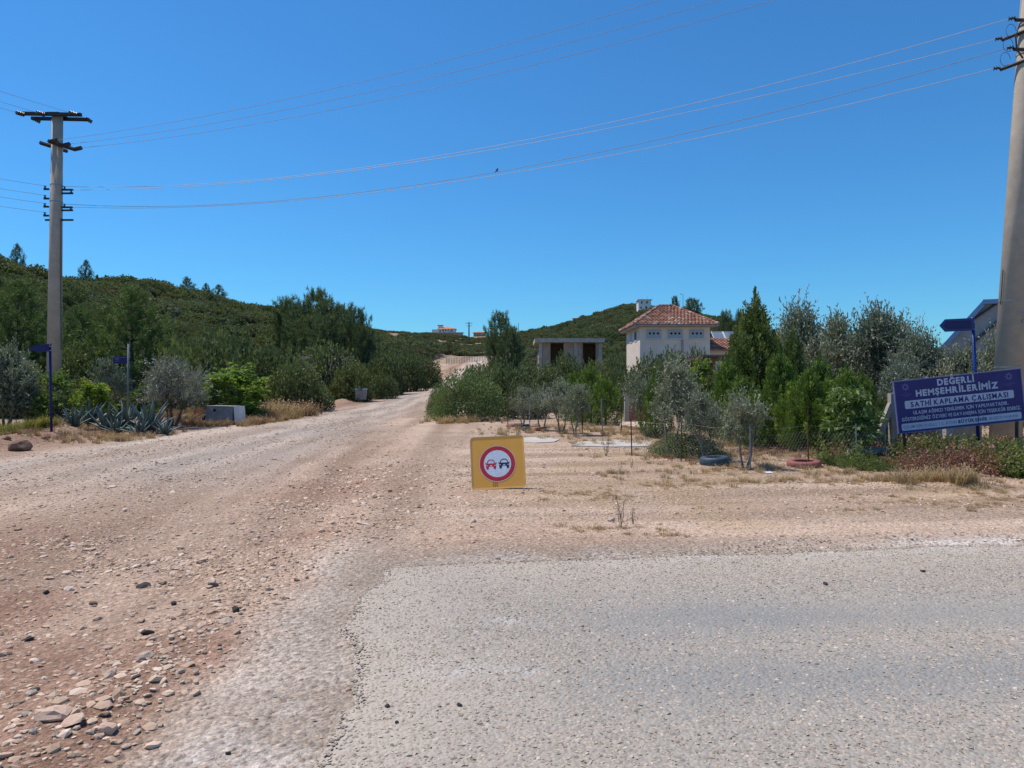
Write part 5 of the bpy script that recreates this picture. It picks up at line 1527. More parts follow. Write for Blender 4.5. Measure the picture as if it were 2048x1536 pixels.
def wire(a, b, sag, label, r=.009, n=26, mat='cable'):
    a, b = Vector(a), Vector(b); mb = MB()
    mb.tube([a + (b - a) * t - Vector((0, 0, 4 * sag * t * (1 - t))) for t in np.linspace(0, 1, n)], r, 4, cap=False)
    o = mb.build('power_line', mat); tag(o, label, 'power line', 'overhead lines between the two poles'); return o
nm = ['upper', 'second', 'third', 'lowest']
def seen_y(a, b, sag, px):
    """photo height at which the hanging wire crosses the column px"""
    best = None
    for t in np.linspace(0, 1, 600):
        p = a + (b - a) * t; q = 1024 + F * p.x / p.y
        if best is None or abs(q - px) < best[0]:
            best = (abs(q - px), 768 - F * (p.z - 4 * sag * t * (1 - t) - CAMZ) / p.y)
    return best[1]
SAG = []
for i in range(4):
    lo, hi = .2, 3.0
    for k in range(14):
        m_ = (lo + hi) / 2
        if seen_y(ll[i], rl[i], m_, 1000) < (290, 297, 343, 350)[i]: lo = m_
        else: hi = m_
    SAG.append(lo)
    wire(ll[i], rl[i], lo, nm[i] + ' of the four low lines strung between the two concrete poles', .0085, mat='cable_bare' if i != 2 else 'cable')
for i in range(3):
    b_ = rm[1] + Vector((.1 * i, .35 * (i - 1), 0)); lo, hi = 9.0, 18.0
    for k in range(16):
        b_.z = (lo + hi) / 2
        if seen_y(lm[i], b_, .8, (1320, 1440, 1550)[i]) > 0: lo = b_.z
        else: hi = b_.z
    o = wire(lm[i], b_, .8, ('highest', 'middle', 'lowest')[i] + ' of the three high lines rising off the top edge', .0075)
for i in range(3):
    o = wire(la[i], la[i] + Vector((-8 - .5 * i, -19, .9)), .5, ('outer', 'middle', 'inner')[i] + ' of the three lines leaving the left pole top toward the left edge', .0075)
for i in range(4):
    o = wire(l2[i], l2[i] + Vector((-9, -18, .2 + .1 * i)), .55, nm[i] + ' of the four low lines leaving the left pole toward the left edge', .007)
# a bird on the third line
a, b = ll[2], rl[2]; t_ = min(np.linspace(0, 1, 800), key=lambda q: abs(1024 + F * (a + (b - a) * q).x / (a + (b - a) * q).y - 995))
bp = a + (b - a) * t_ - Vector((0, 0, 4 * SAG[2] * t_ * (1 - t_)))
mb = MB()
mb.tube([(-.13, 0, -.04), (-.05, 0, .035), (.0, 0, .07), (.045, 0, .105), (.07, 0, .135), (.095, 0, .145), (.12, 0, .14)], [.008, .03, .045, .042, .028, .024, .004], 8)
mb.tube([(-.13, 0, -.035), (-.24, 0, -.10)], [.018, .012], 5); mb.tube([(0, .012, .04), (0, .012, 0)], .004, 4); mb.tube([(0, -.012, .04), (0, -.012, 0)], .004, 4)
bo = mb.build('bird', 'bird', None, True); bo.location = bp + Vector((0, 0, .008)); bo.scale = (.75, .75, .75); bo.rotation_euler = (0, 0, R(70)); tag(bo, 'small dark bird perched on the lower overhead line', 'bird')

# ------------------------------------------------------------------ tiled house
def tile_slope(mb, p00, p10, p11, p01, rows, tw, r):
    """tile courses on the quad eave(p00-p10) to ridge(p01-p11): overlapping rows of small arched tiles"""
    p00, p10, p11, p01 = map(Vector, (p00, p10, p11, p01))
    nrm = (p10 - p00).cross(p01 - p00).normalized()
    if nrm.z < 0: nrm = -nrm
    for k in range(rows):
        a0, a1 = k / rows, (k + 1.12) / rows
        a1 = min(a1, 1.0)
        L0, R0 = p00.lerp(p01, a0), p10.lerp(p11, a0); L1, R1 = p00.lerp(p01, a1), p10.lerp(p11, a1)
        w = (R0 - L0).length; n = max(int(w / tw), 1)
        for i in range(n):
            u0, u1 = i / n, (i + .98) / n
            um = (u0 + u1) / 2; lift = .070 + .015 * r.random(); top = .006
            q = [L0.lerp(R0, u0) + nrm * lift * .6, L0.lerp(R0, um) + nrm * (lift + .014), L0.lerp(R0, u1) + nrm * lift * .6, L1.lerp(R1, u0) + nrm * top, L1.lerp(R1, um) + nrm * (top + .012), L1.lerp(R1, u1) + nrm * top,
                 L0.lerp(R0, u0) - nrm * .01, L0.lerp(R0, um) - nrm * .01, L0.lerp(R0, u1) - nrm * .01]
            mb.add(q, [(0, 1, 4, 3), (1, 2, 5, 4), (6, 7, 1, 0), (7, 8, 2, 1)], 0, min(max(r.normal(.5, .27), 0), 1))

hx0, hx1, hy0, hy1 = gx(1280, 45), gx(1420, 45), 45.0, 50.3
hz0 = 0.0; hze = pz(654, 45)
house = empty('tiled_house', ((hx0 + hx1) / 2, (hy0 + hy1) / 2, hz0)); tag(house, 'small plastered two-storey house with hipped red tiled roof', 'house')
O = house.location
def hb(name, mat, x0, x1, y0, y1, z0, z1, parent=None):
    mb = MB(); mb.box(((x0 + x1) / 2 - O.x, (y0 + y1) / 2 - O.y, (z0 + z1) / 2 - O.z), (x1 - x0, y1 - y0, z1 - z0)); return mb.build(name, mat, parent or house)
hb('wall', 'plaster', hx0, hx1, hy0, hy1, -.3, hze)
zw0, zw1 = pz(676.5, 45), pz(659, 45)
for i, (a, b) in enumerate(((1293, 1322), (1336, 1365), (1379, 1408))):
    w_ = hb('window_board', 'panel', gx(a, 45), gx(b, 45), hy0 - .035, hy0 + .05, zw0, zw1)
    for k in range(3):
        xx = gx(a + 6.5 + 8 * k, 45); zc = pz(667, 45)
        mb = MB(); mb.tube([(xx - O.x, hy0 - .042 - O.y, zc - O.z), (xx - O.x, hy0 - .036 - O.y, zc - O.z)], .075, 10); mb.build('hole', 'dark_open', w_)
    hb('sill', 'plaster_band', gx(a, 45) - .06, gx(b, 45) + .06, hy0 - .09, hy0 + .04, zw0 - .07, zw0 - .003)
for k, (ya, yb) in enumerate(((46.2, 46.9), (48.0, 48.7))):
    w_ = hb('side_window', 'plaster_band', hx0 - .03, hx0 + .05, ya - .08, yb + .08, zw0 - .12, zw1 + .05)
    hb('pane', 'glass_dark' if k == 0 else 'panel', hx0 - .036, hx0 - .031, ya, yb, zw0 - .02, zw1)
hb('pipe', 'concrete_grey', gx(1365, 45) - .05, gx(1365, 45) + .05, hy0 - .08, hy0 - .002, 2.4, zw0 - .1)
ov = .42
ex0, ex1, ey0, ey1 = hx0 - ov, hx1 + ov, hy0 - ov, hy1 + ov
hb('eave', 'concrete', ex0 + .05, ex1 - .05, ey0 + .05, ey1 - .05, hze - .002, hze + .12)
rz0, rz1 = hze + .13, pz(613, 47.6)
rxa, rxb, rym = gx(1318, 47.6), gx(1346, 47.6), (hy0 + hy1) / 2
loc = lambda x, y, z: (x - O.x, y - O.y, z - O.z)
c4 = [loc(ex0, ey0, rz0), loc(ex1, ey0, rz0), loc(ex1, ey1, rz0), loc(ex0, ey1, rz0)]; ra_, rb_ = loc(rxa, rym, rz1), loc(rxb, rym, rz1)
mb = MB(); mb.add(c4 + [ra_, rb_], [(0, 1, 5, 4), (1, 2, 5), (2, 3, 4, 5), (3, 0, 4), (3, 2, 1, 0)]); roof = mb.build('roof', 'soil', house)
r_ = random.Random(3)
class _N:
    def random(self): return r_.random()
    def normal(self, a, b): return r_.gauss(a, b)
mb = MB()
tile_slope(mb, c4[0], c4[1], rb_, ra_, 13, .22, _N()); tile_slope(mb, c4[3], c4[0], ra_, ra_, 13, .22, _N())
tile_slope(mb, c4[1], c4[2], rb_, rb_, 13, .22, _N()); tile_slope(mb, c4[2], c4[3], ra_, rb_, 13, .22, _N())
tl = mb.build('roof_tiles', 'tile', roof); tl['kind'] = 'stuff'
mb = MB()
for a, b in ((c4[0], ra_), (c4[1], rb_), (c4[3], ra_), (c4[2], rb_), (ra_, rb_)):
    a, b = Vector(a), Vector(b); n = int((b - a).length / .3) + 1
    for i in range(n):
        p, q = a.lerp(b, i / n), a.lerp(b, min((i + 1.15) / n, 1))
        mb.tube([p + Vector((0, 0, .06)), q + Vector((0, 0, .045))], [.11, .09], 7, tone=r_.random())
rt = mb.build('ridge_tiles', 'tile', roof); rt['kind'] = 'stuff'
hb('gutter', 'concrete_grey', ex0, ex1, ey0 - .06, ey0 - .002, rz0 - .1, rz0 - .02)
# low wing with tiles and solar panels
wx0, wx1, wy0, wy1 = hx1 + .02, gx(1500, 45), 45.6, 51.0
wing = empty('house_wing', ((wx0 + wx1) / 2, 48, 0)); tag(wing, 'low wing with sloping red tiles right of the tiled house', 'house')
O = wing.location
hb('wall', 'plaster', wx0, wx1, wy0, wy1, -.2, pz(700, 45), wing)
pE, pT = pz(701, 45), pz(676, 48)
q = [loc(wx0, wy0 - .5, pE), loc(wx1 + .4, wy0 - .5, pE), loc(wx1 + .4, 48.4, pT), loc(wx0, 48.4, pT)]
mb = MB(); mb.add(q + [loc(wx1 + .4, wy1, pE), loc(wx0, wy1, pE)], [(0, 1, 2, 3), (3, 2, 4, 5), (0, 3, 5), (1, 4, 2)]); wr = mb.build('roof', 'soil', wing)
mb = MB(); tile_slope(mb, q[0], q[1], q[2], q[3], 9, .24, _N()); tl = mb.build('roof_tiles', 'tile', wr); tl['kind'] = 'stuff'
for i in range(3):
    Yp = 52.0; X0 = gx(1424 + 24 * i, Yp); X1 = gx(1446 + 24 * i, Yp)
    e = empty('solar_panel', ((X0 + X1) / 2, Yp, 0)); tag(e, ('leftmost', 'middle', 'rightmost')[i] + ' of three tilted solar panels behind the low wing', 'solar panel', 'solar panels on the low wing')
    zt, zb = pz(663, Yp), pz(680, Yp - .6)
    w = (X1 - X0) / 2
    mb = MB(); mb.add([(-w, -.7, zb), (w, -.7, zb), (w, .2, zt), (-w, .2, zt)], [(0, 1, 2, 3)]); mb.build('glass', 'solar', e)
    mb = MB()
    for a, b in (((-w, -.7, zb), (w, -.7, zb)), ((w, -.7, zb), (w, .2, zt)), ((w, .2, zt), (-w, .2, zt)), ((-w, .2, zt), (-w, -.7, zb))):
        mb.tube([a, b], .035, 4)
    mb.build('frame', 'galv', e)
    mb = MB(); mb.tube([(-w * .8, .2, zt), (-w * .8, .2, 0)], .03, 5); mb.tube([(w * .8, .2, zt), (w * .8, .2, 0)], .03, 5); mb.tube([(-w * .8, -.7, zb), (-w * .8, -.7, 0)], .03, 5); mb.build('stand', 'galv', e)
# pergola with dark shade
Yp = 28.5
e = empty('pergola', (gx(1430, Yp), Yp, 0)); tag(e, 'brown pergola roof with dark shade beneath beside the tallest cypress', 'pergola')
X0, X1 = gx(1402, Yp) - e.location.x, gx(1468, Yp) - e.location.x; zt = pz(716, Yp)
mb = MB(); mb.box(((X0 + X1) / 2, 1.2, zt), (X1 - X0, 3.0, .10)); mb.build('roof', 'rust', e)
for x in (X0 + .1, X1 - .1):
    for y in (-.1, 2.5):
        mb = MB(); mb.box((x, y, zt / 2 - .05), (.1, .1, zt - .02)); mb.build('post', 'wood', e)
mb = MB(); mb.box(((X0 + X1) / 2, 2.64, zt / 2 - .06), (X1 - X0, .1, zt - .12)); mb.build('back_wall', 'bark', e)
for k in range(5):
    mb = MB(); mb.box(((X0 + X1) / 2, -.22 + .6 * k, zt + .09), (X1 - X0 + .2, .06, .07)); mb.build('rafter', 'wood', e)

# ------------------------------------------------------------------ unfinished concrete building
Yu = 75.0
ux0, ux1, uy0, uy1 = gx(1078, Yu), gx(1204, Yu), Yu, Yu + 6
uz0 = 1.4; uz1 = pz(685, Yu)
ub = empty('unfinished_building', ((ux0 + ux1) / 2, Yu + 3, uz0)); tag(ub, 'unfinished concrete frame building with flat slab roof and dark openings', 'building')
O = ub.location
hb('roof_slab', 'concrete', ux0 - .45, ux1 + .25, uy0 - .5, uy1 + .3, uz1, uz1 + .42, ub)
hb('floor_slab', 'concrete', ux0 - .1, ux1 + .1, uy0 - .1, uy1 + .1, uz0 - .6, uz0 + .1, ub)
for x in (ux0, gx(1148, Yu), ux1 - .36):
    for y in (uy0, uy1 - .36):
        hb('column', 'concrete_grey' if x != ux0 else 'concrete', x, x + .36, y, y + .36, uz0 + .1, uz1 - .002, ub)
for a, b in ((1085, 1101), (1127, 1148), (1154, 1165), (1192, 1199)):
    hb('block_wall', 'tan_wall', gx(a, Yu) + .02, gx(b, Yu), uy0 + .1, uy0 + .3, uz0 + .1, uz1 - .003, ub)
hb('block_wall', 'tan_wall', gx(1101, Yu), gx(1127, Yu), uy0 + .1, uy0 + .3, uz0 + .1, uz0 + 1.0, ub)
hb('side_wall', 'tan_wall', ux0 + .08, ux0 + .28, uy0 + .38, uy1 - .38, uz0 + .1, uz1 - .003, ub)
hb('side_wall', 'tan_wall', ux1 - .28, ux1 - .08, uy0 + .38, uy1 - .38, uz0 + .1, uz1 - .003, ub)
hb('rear_wall', 'tan_wall', ux0 + .38, ux1 - .38, uy1 - .3, uy1 - .1, uz0 + .1, uz1 - .003, ub)
hb('door_frame', 'wood', gx(1164, Yu), gx(1166, Yu), uy0 + .04, uy0 + .32, uz0 + .1, uz1 - .004, ub)
hb('door_frame', 'wood', gx(1191.5, Yu), gx(1193.5, Yu), uy0 + .04, uy0 + .32, uz0 + .1, uz1 - .004, ub)
mb = MB()
for i in range(9):
    x = (-1 + 2 * i / 8) * (ux1 - ux0) / 2; mb.tube([(x, -2.5 + (i % 3) * 2.4, uz1 - O.z + .4), (x + .05, -2.5 + (i % 3) * 2.4, uz1 - O.z + .95)], .025, 4)
mb.build('starter_bars', 'rust', ub)

# ------------------------------------------------------------------ far houses
def villa(name, label, px0, px1, yb, yt, Y, depth, wall, roof, roof_h, wins, cat='house', flat=False, dz=3.0):
    X0, X1 = gx(px0, Y), gx(px1, Y); zb, zt = pz(yb, Y), pz(yt, Y)
    e = empty(name, ((X0 + X1) / 2, Y + depth / 2, zb)); tag(e, label, cat)
    w = X1 - X0; h = zt - zb
    mb = MB(); mb.box((0, 0, (h - dz) / 2), (w, depth, h + dz)); mb.build('wall', wall, e)
    o = .5; hw, hd = w / 2 + o, depth / 2 + o
    mb = MB()
    if flat:
        mb.box((0, 0, h + .15), (2 * hw, 2 * hd, .3))
    else:
        rl_ = max(hw - hd, .4) if hw > hd else .4
        mb.add([(-hw, -hd, h), (hw, -hd, h), (hw, hd, h), (-hw, hd, h), (-rl_, 0, h + roof_h), (rl_, 0, h + roof_h)], [(0, 1, 5, 4), (1, 2, 5), (2, 3, 4, 5), (3, 0, 4), (3, 2, 1, 0)])
    rf = mb.build('roof', roof, e)
    for (u, v, ww, hh) in wins:
        mb = MB(); mb.box(((u - .5) * w, -depth / 2 - .03, v * h), (ww + .24, .06, hh + .24)); f_ = mb.build('window', 'whitewall', e)
        mb = MB(); mb.box(((u - .5) * w, -depth / 2 - .065, v * h), (ww, .01, hh)); mb.build('pane', 'glass_dark', f_)
    return e, h, w
M['far_tile'] = worn('orange_far_tile', (.50, .20, .11, 1), (.60, .30, .19, 1), 1.2, .9)
M['grey_roof'] = worn('grey_far_roof', (.33, .34, .36, 1), (.42, .43, .45, 1), .8, .8)
v1, h_, w_ = villa('hilltop_villa', 'white villa with orange roof on the terrace of the central hill', 876, 910, 668, 657.5, 350, 8, 'whitewall', 'far_tile', 1.5, [(.12, .55, .6, 1.1), (.3, .7, .6, .8), (.45, .7, .6, .8), (.6, .7, .6, .8), (.8, .65, .7, .9), (.35, .2, .9, 1), (.7, .2, .9, 1)])
mb = MB(); mb.box((-w_ / 2 + .9, -1, h_ + .7), (2.0, 2.4, 2.0)); tw = mb.build('stair_tower', 'whitewall', v1)
mb = MB(); mb.box((-w_ / 2 + .9, -1, h_ + 1.85), (2.8, 3.2, .3)); mb.build('tower_roof', 'far_tile', tw)
mb = MB(); mb.box((-w_ / 2 - 1.6, .5, .7), (3.2, 5, 3.4)); mb.build('side_wing', 'whitewall', v1)
e, _, _ = villa('retaining_wall', 'long tan retaining wall below the white hilltop villa', 850, 926, 678, 666, 344, .8, 'tan_wall', 'concrete', .1, [], 'wall', True)
e, _, _ = villa('hill_house', 'low tan house with orange roof left of the retaining wall', 801, 828, 679, 671.5, 335, 6, 'tan_wall', 'far_tile', .9, [(.25, .5, .7, .8), (.6, .5, .7, .8)])
e, _, _ = villa('hill_house', 'small white house with flat roof left of the low orange roofed one', 783, 799, 680, 673, 340, 5, 'whitewall', 'grey_roof', .4, [(.3, .5, .7, .7), (.7, .5, .7, .7)])
e, _, _ = villa('hill_house', 'grey roofed house half hidden by the pines on the hill', 744, 779, 694, 685, 300, 6, 'concrete_grey', 'grey_roof', .7, [(.5, .5, .8, .7)])
e, _, _ = villa('hill_house', 'small house with orange roof right of the far power pole', 947, 970, 671, 665, 352, 6, 'tan_wall', 'far_tile', .9, [(.3, .5, .6, .6), (.7, .5, .6, .6)])
e, _, _ = villa('hill_house', 'pale house fragment left of the lone tall pine', 984, 996, 671, 665, 345, 5, 'whitewall', 'far_tile', .5, [(.4, .5, .5, .6)])
Yq = max(range(200, 420, 4), key=lambda q: (hz(gx(1152, q), q) - CAMZ) / q); zq = hz(gx(1152, Yq), Yq) + 1.0; yq = 768 - (zq - CAMZ) / Yq * F
e, _, _ = villa('hill_pavilion', 'tiny dark roofed hut on the right hill skyline', 1147, 1158, yq, yq - 5, Yq, 3, 'tan_wall', 'grey_roof', .7, [], dz=2)
v2, h_, w_ = villa('hilltop_house', 'white cubic house on the right hilltop above the tiled roof', 1277, 1302, 622, 600, 300, 5, 'whitewall', 'whitewall', .3, [(.25, .78, .6, 1), (.68, .78, .7, .9), (.62, .32, .8, 1.1), (.2, .3, .6, .9)], 'house', True, 6)
mb = MB(); mb.tube([(w_ * .3, 0, h_), (w_ * .3, 0, h_ + 2.2)], .06, 5); mb.tube([(-w_ * .15, 0, h_), (-w_ * .15, 0, h_ + .9)], .15, 5); mb.build('antenna', 'concrete_grey', v2)
def far_pole(name, label, px, yt, Y, arms, cat='utility pole', r=.16):
    X = gx(px, Y); z0 = hz(X, Y); e = empty(name, (X, Y, z0)); tag(e, label, cat); h = pz(yt, Y) - z0
    mb = MB(); mb.tube([(0, 0, -.5), (0, 0, h)], [r * 1.2, r * .8], 7); mb.build('shaft', 'black_metal' if r > .13 else 'concrete_grey', e)
    for k in range(arms):
        mb = MB(); mb.box((0, 0, h - .6 - 1.3 * k), (3.4 - .8 * k, .2, .2)); mb.build('crossarm', 'black_metal', e)
    return e, h
far_pole('utility_pole', 'far utility pole with crossarms right of the hilltop villa', 938, 644, 348, 2, r=.3)
far_pole('utility_pole', 'thin far pole right of the lone tall pine', 1037, 646, 300, 0, r=.13)
far_pole('utility_pole', 'thin far pole above the grey roofed hill house', 767, 668, 330, 0, r=.13)
sl, h_ = far_pole('street_lamp', 'tall thin street lamp on the hill behind the tiled roof', 1366, 589, 238, 0, 'street lamp', .10)
mb = MB(); mb.tube([(0, 0, h_), (-.6, 0, h_ + .15)], .06, 5); mb.box((-.8, 0, h_ + .15), (.6, .25, .14)); mb.build('lamp_head', 'concrete_grey', sl)
# vineyard fence on the bare slope
vf = empty('vineyard_fence', (gx(930, 178), 178, hz(gx(930, 178), 178))); tag(vf, 'row of pale posts fencing the bare slope beyond the road', 'fence')
pm = MB(); pm.box((0, 0, .55), (.14, .14, 1.7)); po = pm.build('post', 'concrete_grey', vf); tops = []
for i in range(26):
    t = i / 25.0; X = gx(893 + 82 * t, 170 + 22 * t); Y = 170 + 22 * t
    o = po if i == 0 else link('post', po.data, vf)
    o.location = Vector((X, Y, hz(X, Y))) - vf.location; tops.append(o.location + Vector((0, 0, 1.2)))
mb = MB(); mb.tube(tops, .02, 3); mb.tube([q - Vector((0, 0, .5)) for q in tops], .02, 3); mb.build('wire', 'galv_wire', vf)

# ------------------------------------------------------------------ metal-roofed building behind the thick pole
Yg = 27.0; ang = math.atan2(gx(1990, 1), 1)                # the gable faces the junction
gb = empty('metal_shed', (gx(1990, Yg), Yg, 0), -ang); tag(gb, 'grey gabled shed with blue edge beams behind the thick concrete pole', 'building')
def gp(px, py):
    """point of the gable plane seen at a photo pixel, in the shed's own x, z"""
    n_ = Vector((math.sin(ang), math.cos(ang), 0)); d_ = Vector(((px - 1024) / F, 1, -(py - 768) / F)); t_ = gb.location.dot(n_) / d_.dot(n_)
    q_ = Vector((0, 0, CAMZ)) + d_ * t_ - gb.location
    return (q_.x * math.cos(ang) - q_.y * math.sin(ang), q_.z)
mb = MB(); mb.prism([gp(*q) for q in ((1888, 694), (1968, 606), (2130, 600), (2130, 830), (1888, 830))], 0, 4); mb.build('wall', 'metal_roof', gb)
def beam(a, b, w, name, mat, y=-.06):
    (xa, za), (xb, zb_) = gp(*a), gp(*b)
    mb = MB(); L_ = math.hypot(xb - xa, zb_ - za); mb.box(((xa + xb) / 2, y, (za + zb_) / 2), (L_, .12, w), (0, -math.atan2(zb_ - za, xb - xa), 0)); mb.build(name, mat, gb)
beam((1884, 698), (1970, 604), .17, 'edge_beam', 'blue_steel'); beam((1966, 604), (2130, 598), .17, 'ridge_beam', 'blue_steel', -.07)
beam((1945, 640), (1997, 604), .07, 'joint_strip', 'black_metal', -.03); beam((1940, 690), (2060, 590), .09, 'joint_strip', 'black_metal', -.035)
mb = MB(); mb.box((gp(2047, 700)[0], -.14, 3.2), (.25, .2, 4.4)); mb.build('frame_post', 'black_metal', gb)

# ------------------------------------------------------------------ wire fences
def hex_panel(mb, a, b, h, cell=.085, r=.0022, diamond=False, sag=.0):
    a, b = Vector(a), Vector(b); L = (b - a).length; u = (b - a) / L; n = int(L / cell); rows = int(h / (cell * .72))
    rr2 = random.Random(int(L * 1000))
    def pt(i, j, k):
        x = min((i + (.5 if j % 2 else 0)) * cell, L); z = j * cell * .72
        return a + u * x + Vector((0, .02 * math.sin(x * 3 + z * 2), z * (1 - sag * math.sin(PI * x / L)) + .02 + (.27 * cell if k else 0)))
    def seg(p, q):
        d = (q - p).normalized(); s = d.cross(Vector((0, 1, 0))); s = (s.normalized() if s.length > .01 else Vector((1, 0, 0))) * r; w = Vector((0, r, 0))
        base = len(mb.v)
        mb.v += [tuple(p + s), tuple(p - s * .5 + w), tuple(p - s * .5 - w), tuple(q + s), tuple(q - s * .5 + w), tuple(q - s * .5 - w)]
        mb.f += [(base, base + 1, base + 4, base + 3), (base + 1, base + 2, base + 5, base + 4), (base + 2, base, base + 3, base + 5)]
        mb.mi += [0] * 3; mb.tone += [.5] * 6
    for j in range(rows):
        for i in range(n):
            if not diamond:
                seg(pt(i, j, 0), pt(i, j, 1))
            if j < rows - 1:
                k = 0 if diamond else 1
                if j % 2 == 0:
                    seg(pt(i, j, k), pt(i, j + 1, 0)); seg(pt(i, j, k), pt(i - 1, j + 1, 0)) if i else None
                else:
                    seg(pt(i, j, k), pt(i, j + 1, 0)); seg(pt(i, j, k), pt(i + 1, j + 1, 0)) if i < n - 1 else None

def fence(label, posts, h, cell, mats, diamond=False, r=.0022, rad=.014, hs=None, gaps=()):
    e = empty('wire_fence', (posts[0][0], posts[0][1], hz(*posts[0]))); tag(e, label, 'fence')
    for i, (x, y) in enumerate(posts):
        hh = h if hs is None else hs[i]
        mb = MB(); z = hz(x, y) - e.location.z; q = Vector((x, y, 0)) - Vector((e.location.x, e.location.y, 0))
        ln = random.Random(i * 7 + int(x * 10)).gauss(0, .02)
        mb.tube([q + Vector((0, 0, z - .15)), q + Vector((ln, 0, z + hh))], rad, 7); mb.build('post', mats[i % len(mats)], e)
    for i in range(len(posts) - 1):
        if i in gaps: continue
        (xa, ya), (xb, yb) = posts[i], posts[i + 1]
        mb = MB(); hex_panel(mb, Vector((xa, ya - .015, hz(xa, ya))) - e.location, Vector((xb, yb - .015, hz(xb, yb))) - e.location, h * .95, cell, r, diamond, .08)
        mb.build('wire_mesh', 'galv_wire', e)
        mb = MB(); mb.tube([Vector((xa, ya, hz(xa, ya) + h * .96)) - e.location, Vector(((xa + xb) / 2, (ya + yb) / 2, hz(xa, ya) + h * .90)) - e.location, Vector((xb, yb, hz(xb, yb) + h * .96)) - e.location], r * 1.3, 4); mb.build('top_wire', 'galv_wire', e)
    return e
fp = [(gx(1772, 14.6), 14.6), (gx(1714, 14.1), 14.1), (gx(1617, 13.8), 13.8), (gx(1501, 13.2), 13.2), (gx(1362, 14.6), 14.6), (gx(1264, 15.8), 15.8)]
fence('low hexagonal wire fence with thin posts before the cypresses and olives', fp, .82, .085, ['galv', 'galv', 'rust', 'galv', 'rust', 'rust'], r=.0017)
fp2 = [(gx(1243, 23.5), 23.5), (gx(1205, 23.0), 23.0), (gx(1165, 22.6), 22.6), (gx(1118, 23.2), 23.2), (gx(1060, 24.6), 24.6), (gx(1016, 26.2), 26.2)]
fence('thin wire fence with slender stakes before the row of small olives', fp2, 1.15, .16, ['rust', 'galv', 'rust'], r=.0018, rad=.018)
cp = [(gx(1786, 16.3), 16.3), (gx(1895, 16.6), 16.6), (gx(2060, 16.9), 16.9)]
cf = empty('chain_link_fence', (cp[0][0], cp[0][1], hz(*cp[0]))); tag(cf, 'chain link fence on square concrete posts behind the printed board', 'fence')
for i, (x, y) in enumerate(cp):
    mb = MB(); mb.box((x - cf.location.x, y - cf.location.y, .62), (.15, .15, 1.5), (0, R(-1 if i == 0 else 0), 0)); mb.build('post', 'concrete', cf)
mb = MB(); mb.box((-.30, -.02, .50), (.13, .13, 1.35), (0, R(22), 0)); mb.build('brace', 'concrete', cf)
for i in range(2):
    mb = MB(); hex_panel(mb, Vector((cp[i][0], cp[i][1] - .1, hz(*cp[i]))) - cf.location, Vector((cp[i + 1][0], cp[i + 1][1] - .1, hz(*cp[i + 1]))) - cf.location, 1.15, .075, .002, True); mb.build('wire_mesh', 'galv_wire', cf)
mb = MB(); hex_panel(mb, Vector((cp[0][0] - .75, cp[0][1] - .1, 0)) - Vector((cf.location.x, cf.location.y, 0)), Vector((cp[0][0], cp[0][1] - .1, 0)) - Vector((cf.location.x, cf.location.y, 0)), 1.1, .075, .002, True); mb.build('wire_mesh', 'galv_wire', cf)

# ------------------------------------------------------------------ yard things
def tyre(label, px, Y, dpx, mat, h=.19, X=None):
    X = gx(px, Y); R0 = dpx / F * Y / 2; n = 28
    prof = [(R0 * .58, .02), (R0 * .62, .0), (R0 * .93, .0), (R0, h * .22), (R0, h * .78), (R0 * .93, h), (R0 * .64, h), (R0 * .57, h * .88), (R0 * .60, h * .80), (R0 * .8, h * .72), (R0 * .8, h * .25), (R0 * .6, h * .15)]
    vs = []; fs = []; m = len(prof)
    for i in range(n):
        a = 2 * PI * i / n
        for (r, z) in prof:
            tr_ = r + (.006 if (i % 2 and r >= R0 * .99) else 0); vs.append((tr_ * math.cos(a), tr_ * math.sin(a), z))
    for i in range(n):
        for k in range(m):
            fs.append((i * m + k, ((i + 1) % n) * m + k, ((i + 1) % n) * m + (k + 1) % m, i * m + (k + 1) % m))
    o = mesh_obj('tyre', vs, fs, mat, None, True); o.location = (X, Y, hz(X, Y) - .01); o.rotation_euler = (R(-3), R(2), rng.uniform(0, 6))
    return tag(o, label, 'tyre', 'painted tyres laid around the olives')
tyre('blue grey painted tyre lying left of the front fenced olive', 1430, 13.9, 58, 'tyre_blue', .17)
tyre('red painted tyre under the hexagonal wire fence', 1608, 13.75, 64, 'tyre_red', .13)
tyre('dark tyre at the end of the concrete path by the tallest fenced olive', 1309, 21.5, 40, 'tyre_black', .2)
tyre('red painted tyre around the third small olive', 1076, 24.3, 34, 'tyre_red', .14)
tyre('pale red tyre next to the big mastic bush', 1030, 26.2, 34, 'tyre_red', .14)
tyre('black tyre between the two red ones by the small olives', 1046, 25.2, 26, 'tyre_black', .17)
tyre('half buried blue grey tyre before the red one by the small olives', 1052, 24.2, 16, 'tyre_blue', .15)
tyre('red tyre behind the chain link fence left of the printed board', 1822, 17.4, 62, 'tyre_red', .16)
# cut log
Yl = 14.5; lx = gx(1702, Yl)
lg = empty('cut_log', (lx, Yl, hz(lx, Yl))); tag(lg, 'pale cut log lying behind the wire fence, sawn end toward the road', 'log')
mb = MB(); r_ = np.random.default_rng(9); d = Vector((.93, .36, 0)); pts_ = [Vector((0, 0, .16)) + d * t for t in (0, .3, .7, 1.1)]
mb.tube(pts_, [.135, .14, .13, .125], 14); mb.build('bark', 'wood', lg, True)
mb = MB(); u = Vector((-.36, .93, 0)); c0 = Vector((0, 0, .16)) - d * .004
rim_ = [c0 + (u * math.cos(2 * PI * k / 18) + Vector((0, 0, 1)) * math.sin(2 * PI * k / 18)) * .13 * (1 + .08 * r_.normal()) - d * .01 * abs(r_.normal()) for k in range(18)]
mb.add(rim_ + [c0 - d * .03], [(k, (k + 1) % 18, 18) for k in range(18)]); mb.build('sawn_end', 'log', lg)
